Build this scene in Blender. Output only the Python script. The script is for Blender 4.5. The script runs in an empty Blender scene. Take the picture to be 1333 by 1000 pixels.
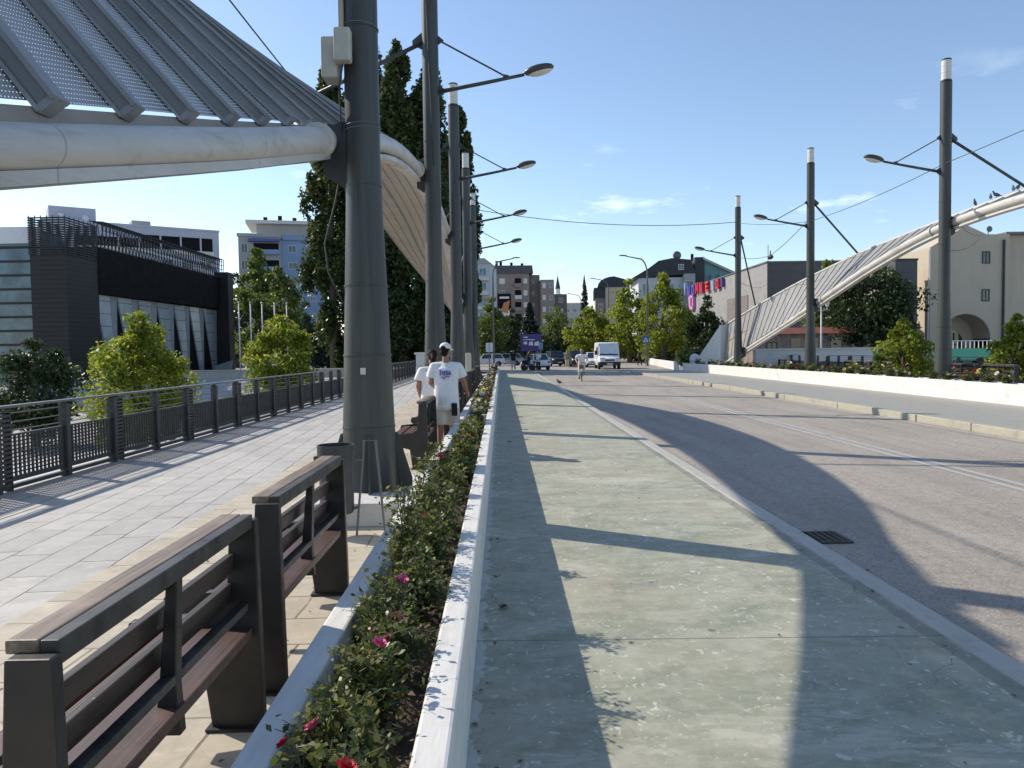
import bpy, bmesh, math, random
import numpy as np
from mathutils import Vector, Matrix
SC = bpy.context.scene
COL = SC.collection
R = math.radians
rnd = random.Random(7)

# ------------------------------------------------------------------ helpers
class MB:
    """collects simple solids and links them as ONE mesh object"""
    def __init__(s): s.v = []; s.f = []; s.m = []; s.uv = None; s.cur = 0
    def add(s, vs, fs):
        n = len(s.v); s.v += [tuple(p) for p in vs]
        for f in fs: s.f.append(tuple(i + n for i in f)); s.m.append(s.cur)
        return s
    def box(s, x0, y0, z0, x1, y1, z1):
        return s.add([(x0,y0,z0),(x1,y0,z0),(x1,y1,z0),(x0,y1,z0),(x0,y0,z1),(x1,y0,z1),(x1,y1,z1),(x0,y1,z1)],
                     [(3,2,1,0),(4,5,6,7),(0,1,5,4),(1,2,6,5),(2,3,7,6),(3,0,4,7)])
    def obox(s, c, ax, ay, az):
        c, ax, ay, az = map(Vector, (c, ax, ay, az))
        P = [c + ax*i + ay*j + az*k for k in (-1,1) for (i,j) in ((-1,-1),(1,-1),(1,1),(-1,1))]
        return s.add(P, [(3,2,1,0),(4,5,6,7),(0,1,5,4),(1,2,6,5),(2,3,7,6),(3,0,4,7)])
    def bar(s, a, b, w, h, up=(0,0,1)):
        a, b = Vector(a), Vector(b); d = b - a
        if d.length < 1e-6: return s
        u = Vector(up); x = d.cross(u)
        if x.length < 1e-5: x = d.cross(Vector((1,0,0)))
        x.normalize(); z = x.cross(d).normalized()
        return s.obox((a+b)/2, x*w/2, d/2, z*h/2)
    def tube(s, pts, r, n=8, cap=True):
        pts = [Vector(p) for p in pts]; m = len(pts)
        rs = r if isinstance(r, (list, tuple)) else [r]*m
        vs = []; pu = None
        for i, p in enumerate(pts):
            d = (pts[min(i+1,m-1)] - pts[max(i-1,0)]).normalized()
            if pu is None:
                pu = d.cross(Vector((0,0,1)))
                if pu.length < .05: pu = d.cross(Vector((0,1,0)))
            pu = (pu - d*pu.dot(d)).normalized(); w = d.cross(pu)
            for k in range(n):
                a = 2*math.pi*k/n; vs.append(p + (pu*math.cos(a) + w*math.sin(a))*rs[i])
        fs = [(i*n+k, i*n+(k+1)%n, (i+1)*n+(k+1)%n, (i+1)*n+k) for i in range(m-1) for k in range(n)]
        if cap: fs += [tuple(range(n-1,-1,-1)), tuple(range((m-1)*n, m*n))]
        return s.add(vs, fs)
    def lathe(s, prof, c=(0,0,0), n=16, sx=1, sy=1):
        vs = []; m = len(prof)
        for r, z in prof:
            for k in range(n):
                a = 2*math.pi*k/n; vs.append((c[0]+r*math.cos(a)*sx, c[1]+r*math.sin(a)*sy, c[2]+z))
        fs = [(i*n+k, i*n+(k+1)%n, (i+1)*n+(k+1)%n, (i+1)*n+k) for i in range(m-1) for k in range(n)]
        fs += [tuple(range(n-1,-1,-1)), tuple(range((m-1)*n, m*n))]
        return s.add(vs, fs)
    def loft(s, rings, n=14):
        """rings: (center, rx, ry) horizontal ellipses"""
        vs = []
        for c, rx, ry in rings:
            for k in range(n):
                a = 2*math.pi*k/n; vs.append((c[0]+rx*math.cos(a), c[1]+ry*math.sin(a), c[2]))
        m = len(rings)
        fs = [(i*n+k, i*n+(k+1)%n, (i+1)*n+(k+1)%n, (i+1)*n+k) for i in range(m-1) for k in range(n)]
        fs += [tuple(range(n-1,-1,-1)), tuple(range((m-1)*n, m*n))]
        return s.add(vs, fs)
    def prism(s, poly, axis, a, b):
        """poly in the other two axes; axis 0: (y,z), 1: (x,z), 2: (x,y)"""
        def P(q, t):
            return {0:(t,q[0],q[1]), 1:(q[0],t,q[1]), 2:(q[0],q[1],t)}[axis]
        n = len(poly); vs = [P(q,a) for q in poly] + [P(q,b) for q in poly]
        fs = [tuple(range(n-1,-1,-1)), tuple(range(n,2*n))] + [(i,(i+1)%n,n+(i+1)%n,n+i) for i in range(n)]
        return s.add(vs, fs)
    def ell(s, c, rx, ry, rz, n=12, m=8, rot=None):
        c = Vector(c); vs = [] ; fs = []
        pts = [(0,0,-rz)]
        for i in range(1, m):
            t = math.pi*i/m - math.pi/2
            for k in range(n):
                a = 2*math.pi*k/n; pts.append((rx*math.cos(t)*math.cos(a), ry*math.cos(t)*math.sin(a), rz*math.sin(t)))
        pts.append((0,0,rz))
        M = rot or Matrix.Identity(3)
        vs = [c + M @ Vector(p) for p in pts]
        for k in range(n): fs.append((0, 1+(k+1)%n, 1+k))
        for i in range(m-2):
            for k in range(n):
                a0 = 1+i*n; fs.append((a0+k, a0+(k+1)%n, a0+n+(k+1)%n, a0+n+k))
        L = len(pts)-1; a0 = 1+(m-2)*n
        for k in range(n): fs.append((a0+k, a0+(k+1)%n, L))
        return s.add(vs, fs)
    def cap(s, a, b, ra, rb, n=12):
        """tapered capsule"""
        a, b = Vector(a), Vector(b)
        s.ell(a, ra, ra, ra, n, 8); s.ell(b, rb, rb, rb, n, 8)
        return s.tube([a, b], [ra, rb], n)
    def quad(s, a, b, c, d): return s.add([a,b,c,d], [(0,1,2,3)])
    def xform(s, M):
        s.v = [tuple(M @ Vector(p)) for p in s.v]; return s
    def build(s, name, mats, parent=None, smooth=False, bevel=0, seg=2, autosm=None):
        me = bpy.data.meshes.new(name); me.from_pydata(s.v, [], s.f)
        if not isinstance(mats, (list, tuple)): mats = [mats]
        for m in mats: me.materials.append(m)
        if len(mats) > 1:
            me.polygons.foreach_set('material_index', s.m)
        me.validate(); me.update()
        if smooth: me.shade_smooth()
        if autosm: 
            me.shade_smooth(); me.set_sharp_from_angle(angle=R(autosm))
        o = bpy.data.objects.new(name, me); COL.objects.link(o)
        if parent: o.parent = parent
        if bevel:
            b = o.modifiers.new('bevel', 'BEVEL'); b.width = bevel; b.segments = seg; b.limit_method = 'ANGLE'; b.angle_limit = R(40)
        return o

def tag(o, label=None, cat=None, group=None, kind=None):
    if label: o['label'] = label
    if cat: o['category'] = cat
    if group: o['group'] = group
    if kind: o['kind'] = kind
    return o
def empty(name, loc=(0,0,0), rz=0, label=None, cat=None, group=None):
    o = bpy.data.objects.new(name, None); COL.objects.link(o)
    o.location = loc; o.rotation_euler = (0,0,rz); o.empty_display_size = .2
    return tag(o, label, cat, group)
def dup(o, loc=None, rz=None, label=None, parent=None, group=None, scale=None):
    c = o.copy(); COL.objects.link(c); c.parent = parent
    if loc is not None: c.location = loc
    if rz is not None: c.rotation_euler = (0,0,rz)
    if scale is not None: c.scale = (scale,)*3 if not isinstance(scale,(tuple,list)) else scale
    if label: c['label'] = label
    if group: c['group'] = group
    for ch in list(o.children): dup(ch, parent=c)
    return c

# ------------------------------------------------------------------ materials
def lin(c):
    return tuple(((x/12.92) if x <= .04045 else ((x+.055)/1.055)**2.4) for x in c)
class NT:
    def __init__(s, name):
        s.mat = bpy.data.materials.new(name); s.mat.use_nodes = True
        s.t = s.mat.node_tree; s.n = s.t.nodes; s.b = s.n['Principled BSDF']; s.out = s.n['Material Output']
    def node(s, typ, **kw):
        x = s.n.new(typ)
        for k, v in kw.items():
            if k.startswith('i_'): x.inputs[k[2:].replace('_',' ')].default_value = v
            else: setattr(x, k, v)
        return x
    def link(s, a, b): s.t.links.new(a, b)
    def coord(s, kind='Object'):
        if kind == 'World': return s.node('ShaderNodeNewGeometry').outputs['Position']
        return s.node('ShaderNodeTexCoord').outputs[kind]
    def mapping(s, src, scale=(1,1,1), rot=(0,0,0), loc=(0,0,0)):
        m = s.node('ShaderNodeMapping'); m.inputs['Scale'].default_value = scale; m.inputs['Rotation'].default_value = rot; m.inputs['Location'].default_value = loc
        s.link(src, m.inputs['Vector']); return m.outputs['Vector']
    def noise(s, vec, scale, detail=4, rough=.55, dist=0):
        n = s.node('ShaderNodeTexNoise'); n.inputs['Scale'].default_value = scale; n.inputs['Detail'].default_value = detail
        n.inputs['Roughness'].default_value = rough; n.inputs['Distortion'].default_value = dist
        s.link(vec, n.inputs['Vector']); return n.outputs['Fac']
    def ramp(s, fac, stops):
        r = s.node('ShaderNodeValToRGB'); e = r.color_ramp.elements
        while len(e) < len(stops): e.new(.5)
        for el, (p, c) in zip(e, stops):
            el.position = p; el.color = (*c, 1) if not isinstance(c, (int, float)) else (c, c, c, 1)
        s.link(fac, r.inputs['Fac']); return r.outputs['Color']
    def mix(s, fac, a, b, typ='MIX'):
        m = s.node('ShaderNodeMix'); m.data_type = 'RGBA'; m.blend_type = typ
        for sock, v in ((m.inputs['Factor'], fac), (m.inputs['A'], a), (m.inputs['B'], b)):
            if hasattr(v, 'is_output') or isinstance(v, bpy.types.NodeSocket): s.link(v, sock)
            elif isinstance(v, (int, float)): sock.default_value = v if sock.type == 'VALUE' else (v,v,v,1)
            else: sock.default_value = (*v, 1)
        return m.outputs['Result']
    def math(s, op, a, b=0.0, clamp=False):
        m = s.node('ShaderNodeMath', operation=op, use_clamp=clamp)
        for sock, v in ((m.inputs[0], a), (m.inputs[1], b)):
            if isinstance(v, bpy.types.NodeSocket): s.link(v, sock)
            else: sock.default_value = v
        return m.outputs[0]
    def bump(s, h, strength=.3, dist=.01):
        b = s.node('ShaderNodeBump'); b.inputs['Strength'].default_value = strength; b.inputs['Distance'].default_value = dist
        s.link(h, b.inputs['Height']); s.link(b.outputs['Normal'], s.b.inputs['Normal']); return s
    def col(s, c):
        if isinstance(c, bpy.types.NodeSocket): s.link(c, s.b.inputs['Base Color'])
        else: s.b.inputs['Base Color'].default_value = (*c, 1)
        return s
    def rough(s, r):
        if isinstance(r, bpy.types.NodeSocket): s.link(r, s.b.inputs['Roughness'])
        else: s.b.inputs['Roughness'].default_value = r
        return s
def simple(name, c, rough=.6, var=.15, scale=6, bump=.0, metal=0, bscale=60, spec=.5, coord='Object', stretch=(1,1,1), bdist=.004):
    t = NT(name); v = t.mapping(t.coord(coord), stretch)
    n = t.noise(v, scale, 5)
    k0, k1 = 1-var*1.4, 1+var
    t.col(t.ramp(n, [(.25, tuple(x*k0 for x in c)), (.5, c), (.75, tuple(min(1,x*k1) for x in c))]))
    n2 = t.noise(v, scale*2.7, 3)
    t.rough(t.ramp(n2, [(.3, max(0,rough-.1)), (.7, min(1,rough+.1))]))
    t.b.inputs['Metallic'].default_value = metal
    t.b.inputs['Specular IOR Level'].default_value = spec
    if bump: t.bump(t.noise(v, bscale, 4), bump, bdist)
    return t.mat

def m_path():
    t = NT('green_painted_concrete'); P = t.coord('World')
    big = t.noise(P, .55, 6, .6); mid = t.noise(t.mapping(P, (1.0,1.7,1)), 1.7, 8, .70, .6)
    c = t.ramp(big, [(.30,(.215,.245,.182)), (.46,(.268,.278,.202)), (.60,(.315,.288,.210)), (.74,(.226,.250,.190))])
    c = t.mix(t.ramp(mid, [(.44,0.0),(.66,.85)]), c, (.41,.405,.325))
    c = t.mix(t.ramp(mid, [(.28,.75),(.44,0.0)]), c, (.165,.192,.150))
    c = t.mix(t.ramp(t.noise(P, 7, 8, .75), [(.48,0.0),(.64,.6)]), c, (.42,.415,.34))
    c = t.mix(t.ramp(t.noise(P, 4.2, 9, .82, 1.2), [(.32,.75),(.45,0.0)]), c, (.175,.190,.145))
    c = t.mix(t.ramp(t.noise(t.mapping(P, (.5,1.1,1), loc=(3,1,0)), 1.3, 9, .8, .5), [(.55,0.0),(.60,.65)]), c, (.48,.46,.38))
    ce = t.node('ShaderNodeTexVoronoi', feature='DISTANCE_TO_EDGE', voronoi_dimensions='2D'); ce.inputs['Scale'].default_value = .42
    cw = t.node('ShaderNodeTexNoise'); cw.inputs['Scale'].default_value = 2.2; cw.inputs['Detail'].default_value = 7; t.link(P, cw.inputs['Vector'])
    cs = t.node('ShaderNodeVectorMath', operation='SCALE'); cs.inputs['Scale'].default_value = .55; t.link(cw.outputs['Color'], cs.inputs[0])
    ca = t.node('ShaderNodeVectorMath', operation='ADD'); t.link(P, ca.inputs[0]); t.link(cs.outputs[0], ca.inputs[1]); t.link(ca.outputs[0], ce.inputs['Vector'])
    crk = t.math('MULTIPLY', t.math('LESS_THAN', ce.outputs['Distance'], .0016), t.ramp(t.noise(P, .6, 2), [(.50,0.0),(.56,1.0)]))
    c = t.mix(t.math('MULTIPLY', crk, .6), c, (.11,.12,.10))
    wear = t.noise(P, 2.3, 8, .75)
    c = t.mix(t.ramp(wear, [(.56,0.0),(.70,.5)]), c, (.50,.48,.41))
    vo = t.node('ShaderNodeTexVoronoi', voronoi_dimensions='2D'); vo.inputs['Scale'].default_value = 4.2; vo.inputs['Randomness'].default_value = 1
    wob = t.node('ShaderNodeVectorMath', operation='ADD'); nn = t.node('ShaderNodeTexNoise'); nn.inputs['Scale'].default_value = 14
    t.link(P, nn.inputs['Vector']); sc = t.node('ShaderNodeVectorMath', operation='SCALE'); sc.inputs['Scale'].default_value = .12
    t.link(nn.outputs['Color'], sc.inputs[0]); t.link(P, wob.inputs[0]); t.link(sc.outputs[0], wob.inputs[1]); t.link(wob.outputs[0], vo.inputs['Vector'])
    zone = t.ramp(t.noise(P, .8, 3), [(.36,.2),(.55,1.0)])
    for k, (sc_, pw, rd, st_) in enumerate(((4.2,5.0,.12,.55),(11.0,4.0,.17,.55),(22.0,3.5,.22,.5))):
        v_ = vo if k == 0 else t.node('ShaderNodeTexVoronoi', voronoi_dimensions='2D'); v_.inputs['Scale'].default_value = sc_
        if k: t.link(wob.outputs[0], v_.inputs['Vector'])
        rr = t.node('ShaderNodeSeparateColor'); t.link(v_.outputs['Color'], rr.inputs[0])
        spot = t.math('LESS_THAN', v_.outputs['Distance'], t.math('MULTIPLY', t.math('POWER', rr.outputs[0], pw), rd))
        c = t.mix(t.math('MULTIPLY', spot, t.math('MULTIPLY', zone, st_)), c, (.72,.71,.64))
    vo2 = t.node('ShaderNodeTexVoronoi', voronoi_dimensions='2D'); vo2.inputs['Scale'].default_value = 2.1; t.link(P, vo2.inputs['Vector'])
    r2 = t.node('ShaderNodeSeparateColor'); t.link(vo2.outputs['Color'], r2.inputs[0])
    gum = t.math('LESS_THAN', vo2.outputs['Distance'], t.math('MULTIPLY', t.math('POWER', r2.outputs[1], 6.0), .05))
    c = t.mix(t.math('MULTIPLY', gum, .7), c, (.10,.10,.09))
    xw = t.node('ShaderNodeSeparateXYZ'); t.link(P, xw.inputs[0])
    sp_ = t.math('LESS_THAN', xw.outputs['X'], t.math('ADD', -.16, t.math('MULTIPLY', t.math('SUBTRACT', t.noise(P, 5.5, 6, .7), .36), .28)))
    c = t.mix(t.math('MULTIPLY', sp_, .55), c, (.60,.60,.58))
    gr = t.math('MULTIPLY', t.math('LESS_THAN', t.math('ABSOLUTE', t.math('SUBTRACT', xw.outputs['X'], 2.36)), t.math('MULTIPLY', t.noise(P, 4, 5, .7), .09)), .4)
    c = t.mix(gr, c, (.12,.12,.10))
    # expansion joints every 5 m across the path
    y = t.node('ShaderNodeSeparateXYZ'); t.link(P, y.inputs[0])
    fr = t.math('FRACT', t.math('MULTIPLY', t.math('ADD', y.outputs['Y'], t.math('ADD', .82, t.math('MULTIPLY', y.outputs['X'], .02))), .2))
    jt = t.math('LESS_THAN', fr, .0021)
    c = t.mix(t.math('MULTIPLY', jt, .75), c, (.07,.075,.07))
    t.col(c).rough(t.ramp(mid, [(.3,.62),(.7,.85)]))
    t.bump(t.noise(P, 45, 6, .7), .25, .006)
    return t.mat
def m_asphalt():
    t = NT('asphalt'); P = t.coord('World')
    a = t.noise(P, .35, 5, .6); st = t.noise(t.mapping(P, (2.2,.18,1)), 1.2, 4)
    c = t.ramp(a, [(.3,(.300,.266,.224)), (.55,(.365,.325,.274)), (.75,(.41,.366,.308))])
    c = t.mix(t.ramp(st, [(.45,0.0),(.7,.55)]), c, (.190,.172,.150))
    fine = t.noise(P, 70, 4, .85)
    vo = t.node('ShaderNodeTexVoronoi', voronoi_dimensions='2D'); vo.inputs['Scale'].default_value = 75; t.link(P, vo.inputs['Vector']); vs_ = t.node('ShaderNodeSeparateColor'); t.link(vo.outputs['Color'], vs_.inputs[0])
    c = t.mix(t.ramp(vs_.outputs[0], [(.10,.5),(.35,0.0)]), c, (.13,.115,.098))
    c = t.mix(t.ramp(vs_.outputs[1], [(.70,0.0),(.95,.5)]), c, (.46,.42,.36))
    c = t.mix(t.ramp(t.noise(P, 9, 7, .8), [(.36,.45),(.5,0.0)]), c, (.13,.118,.105))
    c = t.mix(t.ramp(t.noise(P, 2.6, 8, .8), [(.55,0.0),(.68,.4)]), c, (.36,.33,.28))
    oil = t.noise(P, 1.1, 4)
    c = t.mix(t.ramp(oil, [(.66,0.0),(.76,.35)]), c, (.12,.112,.10))
    t.col(c).rough(.85); t.bump(fine, .5, .006); return t.mat
def m_stone(name, cols, bw, rh, rot, mortar, msize=.012, off=.5):
    t = NT(name); P = t.coord('World')
    wn = t.node('ShaderNodeTexNoise'); wn.inputs['Scale'].default_value = 1.7; t.link(P, wn.inputs['Vector'])
    sc = t.node('ShaderNodeVectorMath', operation='SCALE'); sc.inputs['Scale'].default_value = .05; t.link(wn.outputs['Color'], sc.inputs[0])
    ad = t.node('ShaderNodeVectorMath', operation='ADD'); t.link(P, ad.inputs[0]); t.link(sc.outputs[0], ad.inputs[1])
    v = t.mapping(ad.outputs[0], (1,1,1), (0,0,rot))
    b = t.node('ShaderNodeTexBrick'); t.link(v, b.inputs['Vector']); b.offset = off; b.squash = .6; b.squash_frequency = 3
    b.inputs['Scale'].default_value = 1; b.inputs['Brick Width'].default_value = bw; b.inputs['Row Height'].default_value = rh
    b.inputs['Mortar Size'].default_value = msize; b.inputs['Mortar Smooth'].default_value = .3; b.inputs['Bias'].default_value = 0
    b.inputs['Color1'].default_value = (0,0,0,1); b.inputs['Color2'].default_value = (1,1,1,1); b.inputs['Mortar'].default_value = (.5,.5,.5,1)
    c = t.ramp(b.outputs['Color'], [(0,cols[0]), (.5,cols[1]), (1,cols[2])])
    n = t.noise(P, 3.2, 7, .7, .4)
    c = t.mix(t.ramp(n, [(.35,.5),(.55,0.0)]), c, tuple(x*.72 for x in cols[0]))
    c = t.mix(t.ramp(t.noise(P, 9, 6, .7), [(.55,0.0),(.75,.55)]), c, tuple(min(1,x*1.3) for x in cols[2]))
    c = t.mix(t.math('MULTIPLY', b.outputs['Fac'], t.ramp(t.noise(P, 2.5, 3), [(.32,.25),(.55,1.0)])), c, mortar)
    t.col(c).rough(.75)
    h = t.math('SUBTRACT', t.math('MULTIPLY', n, .35), b.outputs['Fac'])
    t.bump(h, .5, .012); return t.mat
def m_white(name='white_paint', c=(.70,.69,.655), stain=(.46,.43,.37), amt=.6, coord='World'):
    t = NT(name); P = t.coord(coord)
    st = t.noise(t.mapping(P, (12,1.5,6)), 2.4, 5, .6)
    k = t.ramp(st, [(.30,tuple(x*.86 for x in c)), (.6,c)])
    dirt = t.noise(P, 3.1, 9, .75)
    k = t.mix(t.ramp(dirt, [(.53,0.0),(.70,amt)]), k, stain)
    t.col(k).rough(.6); t.bump(t.noise(t.mapping(P, (40,3,8)), 3, 4), .2, .004); return t.mat
def m_wood(name, c, axis=(40,1.2,40)):
    t = NT(name); P = t.mapping(t.coord('Object'), axis)
    n = t.noise(P, 1.6, 6, .65, .5)
    k = t.ramp(n, [(.3,tuple(x*.45 for x in c)), (.5,c), (.72,tuple(min(1,x*1.55) for x in c))])
    w = t.noise(t.coord('Object'), 3.5, 6, .7)
    k = t.mix(t.ramp(w, [(.55,0.0),(.72,.5)]), k, tuple(min(1,x*2.0+.01) for x in c))
    dr = t.node('ShaderNodeTexVoronoi'); dr.inputs['Scale'].default_value = 9; t.link(t.coord('Object'), dr.inputs['Vector'])
    sp = t.math('LESS_THAN', dr.outputs['Distance'], .05)
    k = t.mix(t.math('MULTIPLY', sp, .5), k, (.5,.48,.44))
    t.col(k).rough(.5); t.bump(n, .35, .003); return t.mat
def m_leaf(name, c1, c2, c3, trans=.4, gloss=.45):
    t = NT(name); P = t.coord('World'); oi = t.node('ShaderNodeObjectInfo')
    g = t.node('ShaderNodeNewGeometry')
    n = t.noise(P, .9, 3, .6); r = g.outputs['Random Per Island']
    f = t.math('ADD', t.math('MULTIPLY', n, .6), t.math('MULTIPLY', r, .42))
    c = t.ramp(f, [(.25,c1), (.52,c2), (.80,c3)])
    t.col(c).rough(gloss); t.b.inputs['Specular IOR Level'].default_value = .35
    tr = t.node('ShaderNodeBsdfTranslucent'); 
    hs = t.node('ShaderNodeHueSaturation'); hs.inputs['Value'].default_value = 1.7; hs.inputs['Hue'].default_value = .485; hs.inputs['Saturation'].default_value = 1.05
    t.link(c, hs.inputs['Color']); t.link(hs.outputs['Color'], tr.inputs['Color'])
    mx = t.node('ShaderNodeMixShader'); mx.inputs[0].default_value = trans
    t.link(t.b.outputs[0], mx.inputs[1]); t.link(tr.outputs[0], mx.inputs[2]); t.link(mx.outputs[0], t.out.inputs['Surface'])
    return t.mat
def m_glass(name, c=(.03,.045,.055), rough=.08):
    t = NT(name); n = t.noise(t.coord('Object'), .8, 3)
    t.col(t.ramp(n, [(.35,tuple(x*.6 for x in c)), (.65,tuple(x*1.5 for x in c))])).rough(rough)
    t.b.inputs['Specular IOR Level'].default_value = .8
    t.bump(t.noise(t.coord('Object'), .6, 2), .08, .05); return t.mat
def m_perf():
    """perforated sheet: rows of small slots cut right through (UV in metres)"""
    t = NT('perforated_sheet'); uv = t.coord('UV'); s = t.node('ShaderNodeSeparateXYZ'); t.link(uv, s.inputs[0])
    row = t.math('MULTIPLY', s.outputs['Y'], 1/.032); fl = t.math('FLOOR', row); fv = t.math('FRACT', row)
    fu = t.math('FRACT', t.math('ADD', t.math('MULTIPLY', s.outputs['X'], 1/.026), t.math('MULTIPLY', fl, .5)))
    dx = t.math('MULTIPLY', t.math('SUBTRACT', fu, .5), 1.0); dy = t.math('MULTIPLY', t.math('SUBTRACT', fv, .5), 1.35)
    d = t.math('ADD', t.math('MULTIPLY', dx, dx), t.math('MULTIPLY', dy, dy))
    hole = t.math('LESS_THAN', d, .018)
    n = t.noise(t.coord('Object'), 1.3, 5)
    t.col(t.ramp(n, [(.3,(.40,.40,.40)), (.7,(.50,.50,.50))])).rough(.5); t.b.inputs['Metallic'].default_value = .25
    tr = t.node('ShaderNodeBsdfTransparent'); mx = t.node('ShaderNodeMixShader')
    t.link(hole, mx.inputs[0]); t.link(t.b.outputs[0], mx.inputs[1]); t.link(tr.outputs[0], mx.inputs[2]); t.link(mx.outputs[0], t.out.inputs['Surface'])
    return t.mat
def m_bands(name, c, c2, period, axis='Z', width=.12, rough=.6, coord='Object', bump=.4):
    """cladding with regular joints"""
    t = NT(name); P = t.coord(coord); s = t.node('ShaderNodeSeparateXYZ'); t.link(P, s.inputs[0])
    fr = t.math('FRACT', t.math('MULTIPLY', s.outputs[axis], 1/period)); j = t.math('LESS_THAN', fr, width)
    n = t.noise(P, .7, 6, .65)
    k = t.ramp(n, [(.3,tuple(x*.82 for x in c)), (.7,tuple(min(1,x*1.12) for x in c))])
    k = t.mix(t.math('MULTIPLY', j, .85), k, c2)
    dr = t.noise(t.mapping(P, (1.5,1.5,.12)), 2, 4)
    k = t.mix(t.ramp(dr, [(.55,0.0),(.75,.25)]), k, tuple(x*.6 for x in c))
    t.col(k).rough(rough); t.bump(t.math('SUBTRACT', 1.0, j), bump, .02); return t.mat
def m_plaster(name, c, var=.1):
    t = NT(name); P = t.coord('Object'); n = t.noise(P, .5, 6, .65); dr = t.noise(t.mapping(P, (1.3,1.3,.1)), 1.6, 5)
    k = t.ramp(n, [(.3,tuple(x*(1-var) for x in c)), (.7,tuple(min(1,x*(1+var*.6)) for x in c))])
    k = t.mix(t.ramp(dr, [(.56,0.0),(.78,.3)]), k, tuple(x*.68 for x in c))
    t.col(k).rough(.85); t.bump(t.noise(P, 25, 4), .15, .01); return t.mat

def m_pole():
    t = NT('pole_paint'); P = t.coord('Object'); st = t.noise(t.mapping(P, (9,9,.35)), 1.5, 7, .7)
    c = t.ramp(st, [(.28,(.030,.033,.030)), (.5,(.047,.051,.046)), (.75,(.066,.070,.062))])
    c = t.mix(t.ramp(t.noise(t.mapping(P, (14,14,.6)), 1.2, 6, .75), [(.60,0.0),(.76,.55)]), c, (.13,.125,.11))
    c = t.mix(t.ramp(t.noise(P, 16, 5, .8), [(.68,0.0),(.76,.7)]), c, (.20,.19,.17))
    c = t.mix(t.ramp(t.noise(P, 6, 8, .8), [(.66,0.0),(.78,.6)]), c, (.11,.055,.03))
    t.col(c).rough(t.ramp(st, [(.3,.55),(.7,.36)])); t.bump(t.noise(P, 7, 6, .6), .18, .01); return t.mat
def m_tube():
    t = NT('white_tube'); P = t.coord('Object'); st = t.noise(t.mapping(P, (3,.5,3)), 1.6, 7, .7, .4)
    c = t.ramp(st, [(.30,(.36,.33,.28)), (.48,(.52,.50,.46)), (.7,(.58,.565,.53))])
    c = t.mix(t.ramp(t.noise(P, 5, 8, .75), [(.56,0.0),(.70,.5)]), c, (.30,.24,.17))
    y = t.node('ShaderNodeSeparateXYZ'); t.link(P, y.inputs[0])
    w = t.math('LESS_THAN', t.math('FRACT', t.math('MULTIPLY', y.outputs['Y'], .42)), .006)
    c = t.mix(t.math('MULTIPLY', w, .6), c, (.25,.23,.21))
    t.col(c).rough(t.ramp(st, [(.3,.6),(.7,.4)])); t.bump(t.math('ADD', t.noise(P, 8, 4), t.math('MULTIPLY', w, 2.0)), .12, .006); return t.mat
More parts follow.
